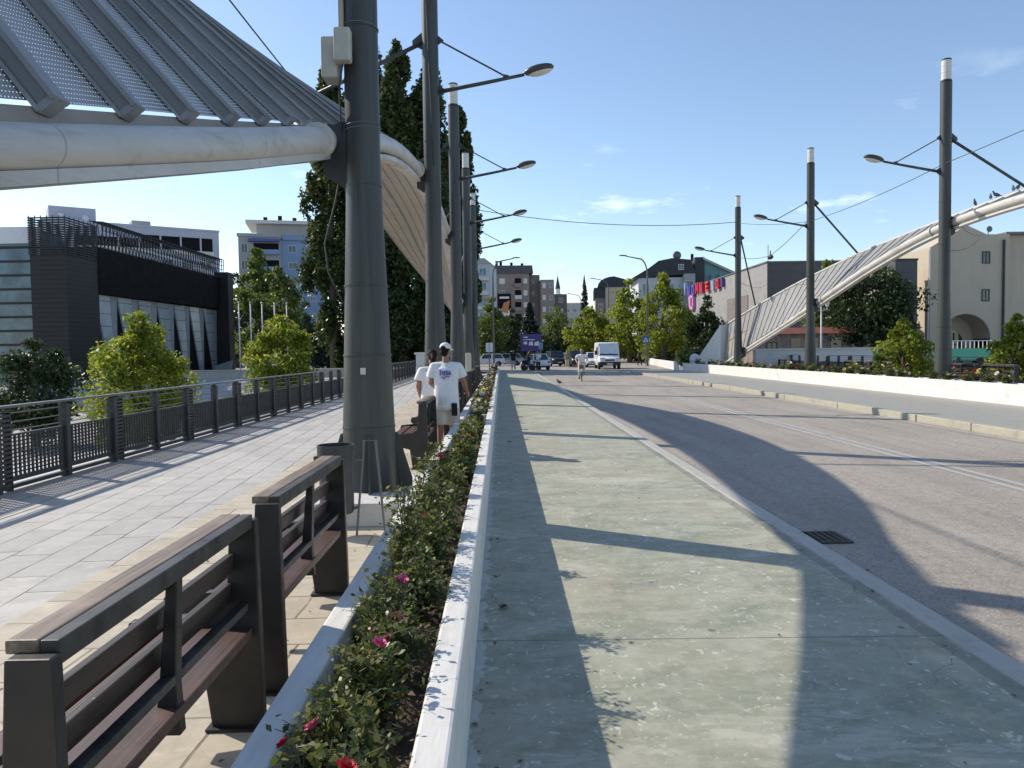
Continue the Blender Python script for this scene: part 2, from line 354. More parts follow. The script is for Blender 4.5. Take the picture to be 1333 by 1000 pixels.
M = dict(
 path=m_path(), path2=m_white('grey_path', (.335,.325,.285), (.22,.225,.195), .8), ribgrey=simple('rib_grey', (.40,.395,.38), .5, .15, 3), asphalt=m_asphalt(),
 slab=m_stone('stamped_slabs', [(.385,.377,.360),(.44,.430,.412),(.485,.472,.448)], 1.3, .32, R(86), (.085,.083,.08), .008),
 slab2=m_stone('beige_slabs', [(.40,.355,.28),(.46,.41,.325),(.51,.46,.37)], .62, .42, R(0), (.20,.165,.12), .009, .37),
 kerb=m_white('kerb_concrete', (.44,.42,.37), (.25,.23,.19), .7),
 ykerb=m_white('worn_yellow_kerb', (.40,.375,.295), (.25,.235,.19), 1.0),
 white=m_white(), line=m_white('road_paint', (.44,.43,.40), (.21,.195,.18), 1.0),
 plinth=m_white('plinth_white', (.62,.62,.61), (.36,.35,.33), .6),
 pole=m_pole(),
 steel=simple('dark_steel', (.030,.032,.034), .45, .25, 4, .05),
 fence=simple('fence_paint', (.040,.042,.045), .5, .2, 4, .05),
 rail=simple('rail_metal', (.13,.135,.14), .38, .2, 4, .05),
 grey=simple('cable_grey', (.05,.05,.05), .6, .1),
 tube=m_tube(),
 wing=simple('grey_wing', (.30,.305,.31), .5, .15, 1.6, .03, metal=.2),
 lightwing=m_bands('pale_ribbed_sheet', (.27,.265,.255), (.16,.16,.155), .18, 'Y', .10, .55),
 under=simple('underside_board', (.34,.29,.23), .6, .12, 2.0, .05),
 perf=m_perf(), frame=simple('bench_metal', (.021,.018,.016), .5, .35, 5, .15, bscale=30),
 wood=m_wood('bench_wood', (.036,.024,.019)), woodtop=m_wood('bench_wood_worn', (.20,.145,.10)), woodred=m_wood('bench_wood_red', (.072,.036,.028)),
 wornmetal=simple('worn_bench_metal', (.045,.041,.037), .5, .7, 7, .2, bscale=25),
 soil=simple('soil', (.075,.052,.036), .95, .5, 14, 1.0, bscale=40, coord='World', bdist=.02),
 stem=simple('stem', (.085,.075,.035), .7, .3, 20), bark=simple('bark', (.13,.105,.080), .9, .35, 8, .6, bscale=20),
 rose=m_leaf('rose_leaf', (.026,.046,.013), (.082,.112,.028), (.26,.25,.075), .34, .42),
 lf_bright=m_leaf('leaf_bright', (0.078,0.118,0.018), (0.164,0.212,0.028), (0.274,0.297,0.046), .48),
 lf_mid=m_leaf('leaf_mid', (0.050,0.084,0.024), (0.104,0.151,0.034), (0.185,0.218,0.054), .36),
 lf_dark=m_leaf('leaf_dark', (0.017,0.033,0.012), (0.036,0.061,0.020), (0.068,0.097,0.030), .22),
 lf_pop=m_leaf('leaf_poplar', (0.027,0.045,0.015), (0.057,0.083,0.025), (0.106,0.131,0.043), .30),
 lf_con=m_leaf('leaf_conifer', (0.016,0.031,0.021), (0.031,0.055,0.034), (0.055,0.081,0.052), .1),
 lf_red=m_leaf('leaf_purple', (.035,.022,.018), (.060,.036,.030), (.085,.060,.045), .2),
 skin=simple('skin', (.42,.25,.17), .5, .1, 9), skin2=simple('tanned_skin', (.30,.165,.105), .5, .1, 9),
 cloth_w=simple('white_cotton', (.78,.78,.80), .9, .06, 8, .6, bscale=9, bdist=.02), cloth_c=simple('cream_cotton', (.62,.57,.49), .9, .08, 8, .5, bscale=9, bdist=.02),
 cloth_k=simple('black_cotton', (.015,.015,.018), .9, .3, 8, .4, bscale=9, bdist=.02), cloth_p=simple('lilac_cotton', (.40,.33,.42), .9, .1, 8),
 cloth_d=simple('denim', (.06,.075,.12), .9, .2, 8), cloth_t=simple('khaki', (.25,.21,.15), .9, .15, 8), hair=simple('dark_hair', (.014,.010,.008), .75, .3, 30, spec=.15),
 greyhair=simple('grey_hair', (.35,.33,.31), .7, .2, 30), purple=simple('purple_print', (.16,.13,.42), .8, .2, 20), shoe=simple('shoe', (.55,.55,.55), .7, .2, 10),
 rubber=simple('rubber', (.018,.018,.018), .8, .2, 10), chrome=simple('rim_metal', (.38,.38,.39), .3, .1, 6, metal=.8),
 glass=m_glass('dark_glass'), bglass=m_glass('blue_glass', (.09,.15,.18), .12), lampglass=simple('lamp_glass', (.62,.60,.55), .25, .1, 5),
 carwhite=simple('van_white', (.72,.73,.74), .25, .05, 2), carsilver=simple('car_silver', (.36,.37,.38), .25, .08, 2, metal=.5), cardark=simple('car_dark', (.018,.020,.024), .22, .15, 2),
 plastic=simple('black_plastic', (.02,.02,.021), .55, .2, 8), box=simple('beige_box', (.50,.48,.40), .55, .1, 6), red=simple('tail_red', (.35,.02,.02), .3, .1),
 pigeon=simple('pigeon_grey', (.075,.078,.09), .7, .5, 12), bluesign=simple('sign_blue', (.02,.09,.38), .4, .1, 6), paper=simple('sign_white', (.72,.72,.72), .5, .08, 6),
)
# ------------------------------------------------------------------ setting
def struct(name, mb, mat, **k):
    o = mb.build(name, mat, **k); o['kind'] = 'structure'; return o
struct('footpath', MB().box(-.30,-7,-.30,2.42,64,0), M['path'])
struct('kerb', MB().box(2.42,-7,-.30,2.58,64,.006), M['kerb'], bevel=.012)
struct('road', MB().quad((2.58,-7,-.10),(9.25,-7,-.10),(9.25,64,-.10),(2.58,64,-.10)), M['asphalt'])
yk = MB()
y = -7.0
while y < 55:
    yk.box(9.25+rnd.uniform(-.012,.012),y+.006,-.30,9.43,y+1.986,.062+rnd.uniform(-.010,.008)); y += 2.0
struct('kerb', yk, M['ykerb'], bevel=.015)
struct('footpath', MB().box(9.43,-7,-.30,13.0,55,.05), M['path2'])
struct('promenade', MB().box(-6.25,-7,-.30,-3.0,56,0), M['slab'])
struct('promenade', MB().box(-3.0,-7,-.302,-.70,56,.003), M['slab2'])
struct('promenade', MB().box(13.5,-7,-.30,18.5,56,.10), M['slab'])
struct('bridge_deck', MB().box(-6.3,-7.2,-1.3,18.6,56.2,-.31), M['kerb'])
lm = MB()
for x0, x1 in ((6.00,6.10),(6.22,6.32)): lm.quad((x0,-7,-.096),(x1,-7,-.096),(x1,63,-.096),(x0,63,-.096))
struct('road_marking', lm, M['line'])
struct('road_marking', MB().quad((8.98,-7,-.096),(9.08,-7,-.096),(9.08,54,-.096),(8.98,54,-.096)), M['line'])
# terrain: low banks under the bridge, street level beyond
NX, NY = 90, 90
xs = [-900 + 1800*i/NX for i in range(NX+1)]; xs = sorted(set([round(v) for v in xs] + list(range(-80,90,5))))
ys = sorted(set([-300,-200,-120,-60,-30,-10,0,10,20,30,40,44,47,50,53,56,60,64,70,80,100,130,170,230,300,400,600,900,1400]))
def gz(x, y):
    lo = -3.0; 
    k = min(1, max(0, (y-44)/12)); k = k*k*(3-2*k)
    return lo + (-.16-lo)*k + .05*math.sin(x*.3)*math.sin(y*.23)*(1-k)
tb = MB(); vs = [(x,y,gz(x,y)) for y in ys for x in xs]; W = len(xs)
tb.add(vs, [(j*W+i, j*W+i+1, (j+1)*W+i+1, (j+1)*W+i) for j in range(len(ys)-1) for i in range(W-1)])
struct('ground', tb, m_stone('bank_paving', [(.33,.325,.31),(.39,.385,.37),(.44,.43,.41)], 1.6, .8, 0, (.2,.195,.185), .02), smooth=True)
struct('street', MB().quad((-45,63.9,-.112),(70,63.9,-.112),(70,210,-.112),(-45,210,-.112)), M['asphalt'])
# concrete steps on the near river bank, seen through the railing
st = MB()
for k in range(7): st.box(-34-k*.9,10,-2.98,-34-(k+1)*.9+.002,46,-2.9+k*.26)
struct('river_steps', st, M['kerb'])
struct('river_terrace', MB().box(-20,8,-3.1,-8,36,-2.78), M['plinth'])

# ------------------------------------------------------------------ planters
def planter(label, x0, x1, xa, xb, y0, y1, z0, z1, soil_z, divs):
    p = empty('planter', (0,0,0), 0, label, 'planter', 'long white rose planters on the bridge')
    MB().box(x0[0],y0,z0,x0[1],y1,z1).build('wall', M['white'], p, bevel=.012)
    MB().box(x1[0],y0,z0,x1[1],y1,z1).build('wall', M['white'], p, bevel=.012)
    mb = MB()
    n = int((y1-y0)/.25); r = random.Random(3)
    cols = [x0[1]+(x1[0]-x0[1])*k/4 for k in range(5)]
    vs = [(x, y0+(y1-y0)*j/n, soil_z + r.uniform(-.03,.03)) for j in range(n+1) for x in cols]
    mb.add(vs, [(j*5+i,j*5+i+1,(j+1)*5+i+1,(j+1)*5+i) for j in range(n) for i in range(4)])
    mb.build('soil', M['soil'], p, smooth=True)
    for y in divs: MB().box(x0[1],y,z0,x1[0],y+.12,z1-.02).build('divider', M['plinth'], p, bevel=.01)
    return p
planter('long white planter with roses beside the green footpath and benches', (-.745,-.638), (-.263,-.157), 0, 0, -3, 62, .002, .5, .37, (13.6, 29.0, 45.0))
planter('long white planter with roses on the far side of the road', (13.0,13.11), (13.42,13.5), 0, 0, -3, 54, .04, .58, .46, (20, 36))
w = MB().prism([(13.0,54.01),(13.12,54.01),(17.3,90),(17.1,90)], 2, -.1, .58).build('boundary_wall', M['white'], bevel=.012)
tag(w, 'low white wall turning away from the road beyond the far end of the right planter', 'wall')

# ------------------------------------------------------------------ lamp posts
def lamp_post(x, y, s, h, z0, label, group='dark lamp posts of the bridge', tip=2.6, tipz=6.85):
    """s = +1: arm points to +x (towards the road)"""
    p = empty('lamp_post', (x,y,z0), 0, label, 'lamp post', group)
    H = h - z0
    prof = [(.30,0),(.285,.05),(.272,.35),(.222,1.75),(.186,2.75),(.172,3.4),(.170,5.0),(.166,H-.72)]
    sh = MB().lathe(prof, n=28).build('shaft', M['pole'], p, autosm=30)
    for z, r in ((.62,.265),(1.35,.243),(2.05,.2165),(3.05,.182),(4.6,.1745),(5.9,.1715)): MB().lathe([(r-.012,z),(r+.003,z+.003),(r+.003,z+.02),(r-.012,z+.023)], n=28).build('seam_ring', M['pole'], p)
    for a in range(4):
        Mx = Matrix.Rotation(a*math.pi/2 + .15, 4, 'Z')
        g2 = MB().prism([(.25,0),(.43,0),(.43,.09),(.29,.56),(.24,.58)], 1, -.012, .012).xform(Mx).build('base_fin', M['pole'], p)
    cp = MB().lathe([(.10,H-.72),(.16,H-.70),(.16,H-.66),(.11,H-.65)], n=20).build('cap_collar', M['steel'], p)
    MB().lathe([(.135,H-.65),(.14,H-.64),(.14,H-.44),(.134,H-.435),(.14,H-.43),(.14,H-.24),(.134,H-.235),(.14,H-.23),(.14,H-.06),(.12,H-.05)], n=20).build('cap_light', M['lampglass'], p, smooth=False)
    MB().lathe([(.145,H-.06),(.145,H-.02),(.09,H)], n=20).build('cap_lid', M['steel'], p)
    za = 6.92 - z0; zb = 7.98 - z0
    MB().tube([(s*.12,0,za),(s*1.15,0,za+.19),(s*1.92,0,za+.34)], [.045,.04,.034], 8).build('arm', M['pole'], p, smooth=True)
    MB().tube([(s*.15,0,zb),(s*1.55,0,za+.30)], .018, 6).build('brace', M['pole'], p)
    for q_ in ([(s*.12,za-.14),(s*.33,za+.03),(s*.12,za+.18)], [(s*.12,zb-.14),(s*.28,zb-.02),(s*.12,zb+.12)], [(-s*.12,zb-.22),(-s*.36,zb-.10),(-s*.36,zb-.02),(-s*.12,zb+.18)], [(s*1.45,za+.22),(s*1.62,za+.25),(s*1.6,za+.33),(s*1.5,za+.35)]):
        MB().prism(q_, 1, -.014, .014).build('bracket', M['pole'], p)
    Rm = Matrix.Rotation(-s*.22, 3, 'Y')
    hd = MB().ell((s*2.22,0,za+.44), .32,.17,.10, 16, 8, Rm).build('lamp_head', M['pole'], p, smooth=True)
    MB().ell((s*2.24,0,za+.405), .265,.14,.085, 16, 8, Rm).build('lamp_glass', M['lampglass'], hd, smooth=True)
    MB().tube([(-s*.15,0,zb-.06),(-s*tip,0,tipz-z0)], .045, 8).build('strut', M['pole'], p, smooth=True)
    # clamp that carries the tube of the arch
    return p
XP = -1.36; XR = 13.75
PL = [7.85, 16.0, 24.0, 32.2, 40.3]; PR = [23.7, 34.0, 44.4]

# ------------------------------------------------------------------ arches
def interp(T, y):
    if y <= T[0][0]: return T[0][1:]
    for (a, b) in zip(T, T[1:]):
        if y <= b[0]:
            t = (y-a[0])/(b[0]-a[0]); 
            return tuple(p+(q-p)*t for p, q in zip(a[1:], b[1:]))
    return T[-1][1:]
def smoothT(T):
    """Catmull-Rom through (y, x, z)"""
    out = []
    for i in range(len(T)-1):
        p0, p1, p2, p3 = T[max(i-1,0)], T[i], T[i+1], T[min(i+2,len(T)-1)]
        for k in range(8):
            t = k/8
            out.append(tuple(.5*((2*b)+(-a+c)*t+(2*a-5*b+4*c-d)*t*t+(-a+3*b-3*c+d)*t**3) for a,b,c,d in zip(p0,p1,p2,p3)))
    out.append(T[-1]); return out
T_TUBE = smoothT([(-2,-1.9,1.05),(.5,-1.95,1.75),(3.06,-1.95,2.42),(5.5,-1.82,3.08),(7.85,-1.74,3.74),(12,-1.68,4.78),(16,-1.66,5.32),(20,-1.66,5.5),(24,-1.66,5.32),(28,-1.68,4.62),(32.2,-1.70,3.62),(37,-1.75,2.5),(43,-1.8,1.15),(46,-1.8,.45)])
T_TOP = smoothT([(-2,-2.8,3.2),(1,-3.4,4.15),(4,-3.75,5.0),(7.85,-3.9,5.68),(12,-3.98,6.25),(16,-4.0,6.76),(20,-3.98,6.88),(24,-3.95,6.75),(28,-3.8,6.35),(32.2,-3.5,5.72),(37,-3.0,4.95),(41,-2.45,4.1),(45,-2.1,3.25),(47,-2.0,2.9)])
T_LIP = smoothT([(-2,-1.98,.93),(3.06,-2.04,2.29),(7.85,-1.90,3.54),(9,-2.15,3.92),(12,-3.0,4.95),(16,-3.6,5.72),(20,-3.85,5.98),(24,-3.86,5.9),(28,-3.72,5.52),(32.2,-3.42,4.98),(37,-2.95,4.3),(41,-2.4,3.5),(45,-2.05,2.7),(46,-1.95,1.2)])
def arch(label, mirror):
    def map_(y, p):
        yy = y if (not mirror or y < 20) else 20+(y-20)*1.13
        return Vector((12.39-p[0] if mirror else p[0], yy, p[1]))
    A = empty('bridge_arch', (12.39+1.7 if mirror else -1.7, 20, 0), 0, label, 'bridge arch', 'white tubular arches over the bridge')
    off = Vector(A.location)
    tb = lambda y: map_(y, interp(T_TUBE, y)) - off
    def tp(y):
        q = interp(T_TOP, y); return map_(y, (q[0], q[1]-max(0, q[1]-5.7)*.38) if mirror else q) - off
    lp = lambda y: map_(y, interp(T_LIP, y)) - off
    sg = 1 if not mirror else -1
    ys = [-2 + i*.75 for i in range(65)]
    rad = lambda y: max(.075, min(.130, .068+.0075*(y+1))) if y < 30 else max(.09,.135-.006*(y-30))
    MB().tube([tb(y) for y in ys], [rad(y) for y in ys], 18).build('arch_tube', M['tube'], A, smooth=True)
    for y in ((7.55,8.15,15.7,16.3,23.7,24.3,31.9,32.5)):
        a, b = tb(y-.04), tb(y+.04); MB().tube([a,b], .172, 18).build('tube_flange', M['tube'], A)
    for y in (PL if not mirror else [20+(q-20)/1.13 for q in PR]):
        c = tb(y); cl = MB(); cl.bar(c, c+Vector((sg*.25,0,-.05)), .05, .34); cl.prism([(c.x-sg*.02, c.z-.34),(c.x+sg*.30,c.z-.55),(c.x+sg*.30,c.z+.22),(c.x-sg*.02,c.z+.12)], 1, c.y-.02, c.y+.02); cl.build('clamp', M['steel'], A)
    # upper wing: perforated sheet between tube and outer edge
    mb = MB(); nv = 7; uv = []
    for j, y in enumerate(ys):
        a, b = tb(y), tp(y)
        for k in range(nv):
            t = .088 + .912*k/(nv-1); q = a.lerp(b, t); mb.v.append(tuple(q)); uv.append((y*1.08, (b-a).length*t))
    for j in range(len(ys)-1):
        for k in range(nv-1):
            mb.f.append((j*nv+k, j*nv+k+1, (j+1)*nv+k+1, (j+1)*nv+k)); mb.m.append(0)
    o = mb.build('wing_sheet', M['lightwing'] if mirror else M['perf'], A, smooth=True)
    ul = o.data.uv_layers.new(name='UVMap')
    for L in o.data.loops: ul.data[L.index].uv = uv[L.vertex_index]
    if not mirror:
        ep = MB()
        for y, y2 in zip(ys, ys[1:]):
            q_ = [tb(y).lerp(tp(y),.0), tb(y2).lerp(tp(y2),.0), tb(y2).lerp(tp(y2),.078), tb(y).lerp(tp(y),.078)]
            o_ = Vector((-.02,0,-.02)); ep.add(q_+[v+o_ for v in q_], [(0,1,2,3),(7,6,5,4),(0,4,5,1),(2,6,7,3)])
        ep.build('edge_plate', M['under'], A)
    MB().tube([tp(y) for y in ys], .07, 8).build('outer_edge', M['tube'] if mirror else M['wing'], A, smooth=True)
    # ribs on the bridge side of the sheet
    y = -1.31
    while y < 45.5:
        a, b = tb(y), tp(y); d = (b-a).normalized(); n = d.cross(Vector((0,1,0))).normalized()
        if n.x*sg < 0: n = -n
        a2 = a.lerp(b, .06); L = (b-a2).length; c = (a2+b)/2
        if mirror: rb = MB().obox(c + n*.02, Vector((0,.022,0)), d*L/2, n*.022)
        else:
            rb = MB().obox(c + n*.105, Vector((0,.062,0)), d*L/2, n*.012)
            rb.obox(c + n*.05, Vector((0,.010,0)), d*L/2, n*.052)
            rb.obox(c + n*.013, Vector((0,.05,0)), d*L/2, n*.010)
            rb.obox(a2 + n*.055 + d*.01, Vector((0,.045,0)), d*.018, n*.045)
        rb.build('rib', M['ribgrey'] if mirror else M['wing'], A)
        y += .69
    # lower panel: boards between tube and lip, bulging upwards
    mb = MB(); nv = 8
    for y in ys:
        a, b = tb(y)+Vector((0,0,-rad(y)-.05)), lp(y); w = (b-a).length
        n = Vector((0,0,1))
        for k in range(nv):
            t = k/(nv-1); mb.v.append(tuple(a.lerp(b, t) + n*(.22*min(1,w/1.5)*math.sin(math.pi*t))))
    for j in range(len(ys)-1):
        for k in range(nv-1): mb.f.append((j*nv+k, j*nv+k+1, (j+1)*nv+k+1, (j+1)*nv+k)); mb.m.append(0)
    mb.build('underside_panel', M['under'], A)
    sm = MB()
    for t in (.07,.2,.33,.46,.585,.60,.73,.86):
        pts = []
        for y in ys:
            a, b = tb(y)+Vector((0,0,-rad(y)-.05)), lp(y); w = (b-a).length
            pts.append(a.lerp(b,t)+Vector((0,0,.22*min(1,w/1.5)*math.sin(math.pi*t)-.012)))
        sm.tube(pts, .009 if abs(t-.59)>.02 else .028, 4)
    sm.build('board_joint', M['wing'], A)
    fl = MB()
    fl_pts = [tb(y)+Vector((-sg*.04,0,-rad(y)-(.055 if y > 9 else .022))) for y in ys]
    for p, q in zip(fl_pts, fl_pts[1:]): fl.bar(p, q, .20, .06)
    fl.build('gutter', M['tube'], A)
    tr = MB(); e0 = [lp(y) for y in ys]; e1 = [lp(y)+Vector((-sg*.10,0,.22)) for y in ys]
    tr.tube([v for v, y in zip(e0,ys) if y > 9.5], .028, 6).tube([v for v, y in zip(e1,ys) if y > 9.5], .022, 6)
    for i in range(0, len(ys)-1):
        if ys[i] > 9.5: tr.bar(e0[i], e1[i+1], .02, .02).bar(e0[i], e1[i], .02, .02)
    tr.build('edge_truss', M['wing'], A)
    # concrete foot walls
    for (ya, yb, za, zb) in (((45.6,52.5,3.05,.62),) if not mirror else ((45.6,51.5,3.1,.55),)):
        xa = tb(45).x; Y = lambda v: (v if not mirror else 20+(v-20)*1.13) - off.y
        MB().prism([(Y(ya),0),(Y(yb),0),(Y(yb),zb),(Y(ya),za)], 0, xa-.28-.1*sg, xa+.28-.1*sg).build('foot_wall', M['white'], A, bevel=.03)
    return A, tp
archL, _ = arch('huge grey ribbed arch with white tube overhanging the left promenade and benches', False)
archR, topR = arch('white ribbed arch sloping down behind the roses on the far side of the road', True)

lampsL = []
LL = ['nearest dark lamp post, with two pale boxes, rising beside the litter bin and benches', 'second dark lamp post from the litter bin, right behind the couple in white',
      'third dark lamp post from the litter bin, beyond the couple in white', 'dark lamp post fourth from the litter bin, with a small pale cabinet at its foot',
      'farthest dark lamp post of the left row, beside the small white notice board']
for y, l in zip(PL, LL):
    q = interp(T_TOP, y); lampsL.append(lamp_post(XP, y, 1, 9.85, .22 if y < 10 else 0, l, tip=XP-q[0], tipz=q[1]))
LR = ['tallest looking dark lamp post across the road, with pigeons on the arch beside it', 'middle one of the three dark lamp posts across the road', 'farthest dark lamp post across the road, at the foot of the white arch']
for y, l in zip(PR, LR):
    q = topR(20+(y-20)/1.13) + archR.location; lamp_post(XR, y, -1, 10.35, .10, l, tip=q.x-XR, tipz=q.z)
pl = MB().box(-1.95,7.02,.004,-.747,8.7,.22).build('plinth', M['plinth'], bevel=.01); tag(pl, 'low white concrete plinth under the nearest lamp post', 'plinth')
# boxes, cables and bands on the nearest post (moved with it)
P1 = lampsL[0]
b = MB().box(-.36,-.20,4.08,-.20,.05,4.48).build('junction_box', M['box'], P1, bevel=.02)
b = MB().box(-.21,-.32,4.20,-.05,-.19,4.52).build('junction_box', M['box'], P1, bevel=.02)
MB().tube([(-.17,-.10,4.5),(-.17,-.10,7.2)], .028, 8).build('conduit', M['box'], P1, smooth=True)
MB().tube([(-.14,-.22,4.2),(-.2,-.14,4.0),(-.205,-.03,3.6),(-.23,0,3.2),(-.30,.02,2.9),(-.42,.05,2.5),(-.38,.02,2.2),(-.235,0,1.9)], .009, 5).build('cable', M['grey'], P1, smooth=True)
for z in (3.62,3.66,4.62,5.25):
    MB().tube([(.176*math.cos(a*.35), .176*math.sin(a*.35), z+.012*math.sin(a*.33+z*9)) for a in range(19)], .006, 5).build('wire_band', M['rail'], P1, smooth=True)
st = MB().box(-.03,-.258,1.17,.02,-.225,1.235).build('sticker', M['plinth'], P1)
cab = MB().box(-.12,-.34,.75,.12,-.22,1.55).build('cabinet', M['box'], lampsL[3], bevel=.05)

# ------------------------------------------------------------------ benches
def make_bench(label):
    p = empty('bench', (0,0,0), 0, label, 'bench', 'brown wood and metal benches along the promenade')
    L = 1.52
    prof = [(.02,0),(.005,.90),(-.105,.90),(-.125,.56),(-.20,.50),(-.54,.47),(-.56,.40),(-.50,.345),(-.235,.27),(-.20,0)]
    for y in (0, L-.05):
        e = MB().prism(prof, 1, y, y+.05).build('end_frame', M['frame'], p, bevel=.006)
        MB().box(-.22,y-.03,.003,.04,y+.08,.014).build('foot_plate', M['frame'], e)
    MB().prism([(-.015,.88),(-.05,.88),(-.085,.52),(-.10,.40),(-.50,.385),(-.50,.345),(-.02,.345),(-.03,.52)], 1, L/2-.025, L/2+.025).build('middle_bracket', M['frame'], p, bevel=.004)
    bk = MB()
    for z, dz, x in ((.815,.07,-.075),(.685,.075,-.09),(.55,.085,-.105)): bk.prism([(x,z),(x-.035,z),(x-.028,z+dz),(x+.007,z+dz)], 1, .052, L-.052)
    bk.build('backrest', M['wood'], p, bevel=.006)
    MB().box(-.135,.0515,.892,-.052,L-.0515,.928).build('top_board', M['woodtop'], p, bevel=.006)
    stl = MB()
    for i, x in enumerate((-.015,-.140,-.265,-.39)): stl.box(x-.105,.0515,.400+.006*i,x,L-.0515,.442+.006*i)
    stl.build('seat', M['woodred'], p, bevel=.006)
    MB().box(-.05,.0515,.868,-.004,L-.0515,.9265).build('metal_rail', M['wornmetal'], p, bevel=.004)
    MB().box(-.075,.0515,.515,-.03,L-.0515,.548).build('metal_rail', M['wornmetal'], p, bevel=.004)
    return p
b0 = make_bench('nearest brown bench, its worn top board running out of the bottom left corner')
b0.location = (-1.055,1.76,.003)
for x,y,l in ((-1.055,3.57,'brown bench between the nearest bench and the litter bin'),(-1.03,10.45,'brown bench beside the man in white shorts, beyond the first lamp post'),
            (-1.03,13.3,'brown bench just past the man in white shorts, before the second lamp post'),(-1.03,18.3,'brown bench between second and third lamp posts, the nearer of the pair'),(-1.03,20.6,'brown bench between second and third lamp posts, the farther of the pair'),
            (-1.03,26.4,'brown bench between third and fourth lamp posts, the nearer of the pair'),(-1.03,28.6,'brown bench between third and fourth lamp posts, the farther of the pair'),(-1.03,34.6,'brown bench between the fourth and farthest lamp posts on the left')):
    dup(b0, (x,y,.003), 0, l)
for x,y,l in ((14.3,21.2,'brown bench back behind the right planter, at the right edge of view'),(14.3,23.0,'brown bench back just right of the thickest post across the road'),
            (14.3,28.2,'brown bench back left of the small bright tree across the road'),(14.3,30.4,'brown bench back midway between two posts across the road'),(14.3,38.0,'brown bench back near the foot of the white arch across the road')):
    dup(b0, (x,y+1.5,.10), math.pi, l, group='benches behind the right planter')

# ------------------------------------------------------------------ litter bin
def litter_bin():
    p = empty('litter_bin', (-1.46,6.72,.003), 0, 'dark grey metal litter bin hung on an inverted V stand', 'litter bin')
    MB().lathe([(.135,.20),(.148,.22),(.148,.70),(.162,.705),(.162,.80),(.150,.80),(.150,.70),(.138,.24),(.01,.235)], n=28).build('bin_body', M['fence'], p, autosm=30)
    fr = MB()
    fr.tube([(.17,-.02,.0),(.245,.02,.83),(.345,.02,.83),(.42,-.02,.0)], .011, 8)
    fr.tube([(.15,0,.66),(.24,.02,.66)], .008, 6).tube([(.10,0,.22),(.19,.0,.25)], .014, 6)
    fr.build('stand', M['rail'], p)
    MB().box(-.19,-.03,.66,-.16,.03,.70).build('hinge', M['fence'], p)
litter_bin()

# ------------------------------------------------------------------ railings
def railing(label, x, y0, y1, z0, side, louvre=True):
    p = empty('railing', (x,y0,z0), 0, label, 'railing', 'dark metal railings of the bridge')
    n = int((y1-y0)/1.36); L = n*1.36
    MB().box(-.055,-.1,1.005,.055,L+.1,1.035).build('handrail', M['rail'], p, bevel=.006)
    MB().box(-.04,-.1,.03,.04,L+.1,.075).build('base_rail', M['fence'], p)
    wr = MB()
    for z in (.93,.82,.72): wr.box(-.012,0,z,.0,L,z+.014)
    wr.build('wire', M['rail'], p)
    first = None; wide = None
    for i in range(n+1):
        y = i*1.36
        q = MB()
        if i % 2 == 0:
            if first is None:
                q.box(-.055,-.045,0,.06,.045,.98).box(-.03,-.03,.98,.03,.03,1.005); first = q.build('post', M['fence'], p, bevel=.004); first.location = (0,y,0)
            else: dup(first, (0,y,0), parent=p)
        else:
            if wide is None:
                q.box(-.055,-.13,0,.06,-.05,.98)
                k = .06
                while k < .95: q.prism([(-.05,k),(.055,k+.012),(.055,k+.045),(-.05,k+.033)], 1, -.05, .14); k += .055
                q.box(-.05,.14,0,.05,.155,.98).box(-.03,-.12,.98,.03,.03,1.005)
                wide = q.build('louvred_post', M['fence'], p); wide.location = (0,y,0)
            else: dup(wide, (0,y,0), parent=p)
    pan = None
    for i in range(n):
        y = i*1.36; a = y + (.05 if i%2==0 else .16); 
        if pan is None:
            q = MB(); W = 1.36-.05-.14
            q.box(-.02,0,.66,.02,W,.685).box(-.02,0,.11,.02,W,.17)
            k = .03
            while k < W: q.box(-.010,k,.17,.010,k+.03,.66); k += .085
            z = .20
            while z < .65: q.box(-.022,0,z,-.012,W,z+.016); z += .047
            pan = q.build('mesh_panel', M['fence'], p); pan.location = (0,a,0)
        else: dup(pan, (0,a,0), parent=p)
    return p
railing('dark metal railing along the left edge of the promenade', -5.93, 2.30, 53, 0, 1)
railing('dark metal railing beyond the benches on the far side of the road', 18.2, 14, 55, .10, -1)
# ------------------------------------------------------------------ foliage
def leaf_mesh(name, C, size, mat, parent=None, up=.35, seed=0, asp=.55, droop=0):
    g = np.random.default_rng(seed); n = len(C); C = np.asarray(C, float)
    N = g.normal(size=(n,3)); N[:,2] += up*2; N /= np.linalg.norm(N, axis=1)[:,None]
    T = g.normal(size=(n,3)); T[:,2] -= droop; T -= N*(T*N).sum(1)[:,None]; T /= np.linalg.norm(T, axis=1)[:,None]
    B = np.cross(N, T); s = (size*g.uniform(.6,1.35,size=n))[:,None]
    V = np.stack([C - T*s*.5, C + B*s*asp*.5 - T*s*.08 + N*s*.06, C + T*s*.5, C - B*s*asp*.5 - T*s*.08 + N*s*.06], 1).reshape(-1,3)
    me = bpy.data.meshes.new(name); me.vertices.add(4*n); me.vertices.foreach_set('co', V.ravel().astype(np.float32))
    me.loops.add(4*n); me.loops.foreach_set('vertex_index', np.arange(4*n, dtype=np.int32))
    me.polygons.add(n); me.polygons.foreach_set('loop_start', np.arange(0,4*n,4,dtype=np.int32)); me.polygons.foreach_set('loop_total', np.full(n,4,dtype=np.int32))
    me.materials.append(mat); me.update(calc_edges=True); me.validate()
    o = bpy.data.objects.new(name, me); COL.objects.link(o); o.parent = parent; return o
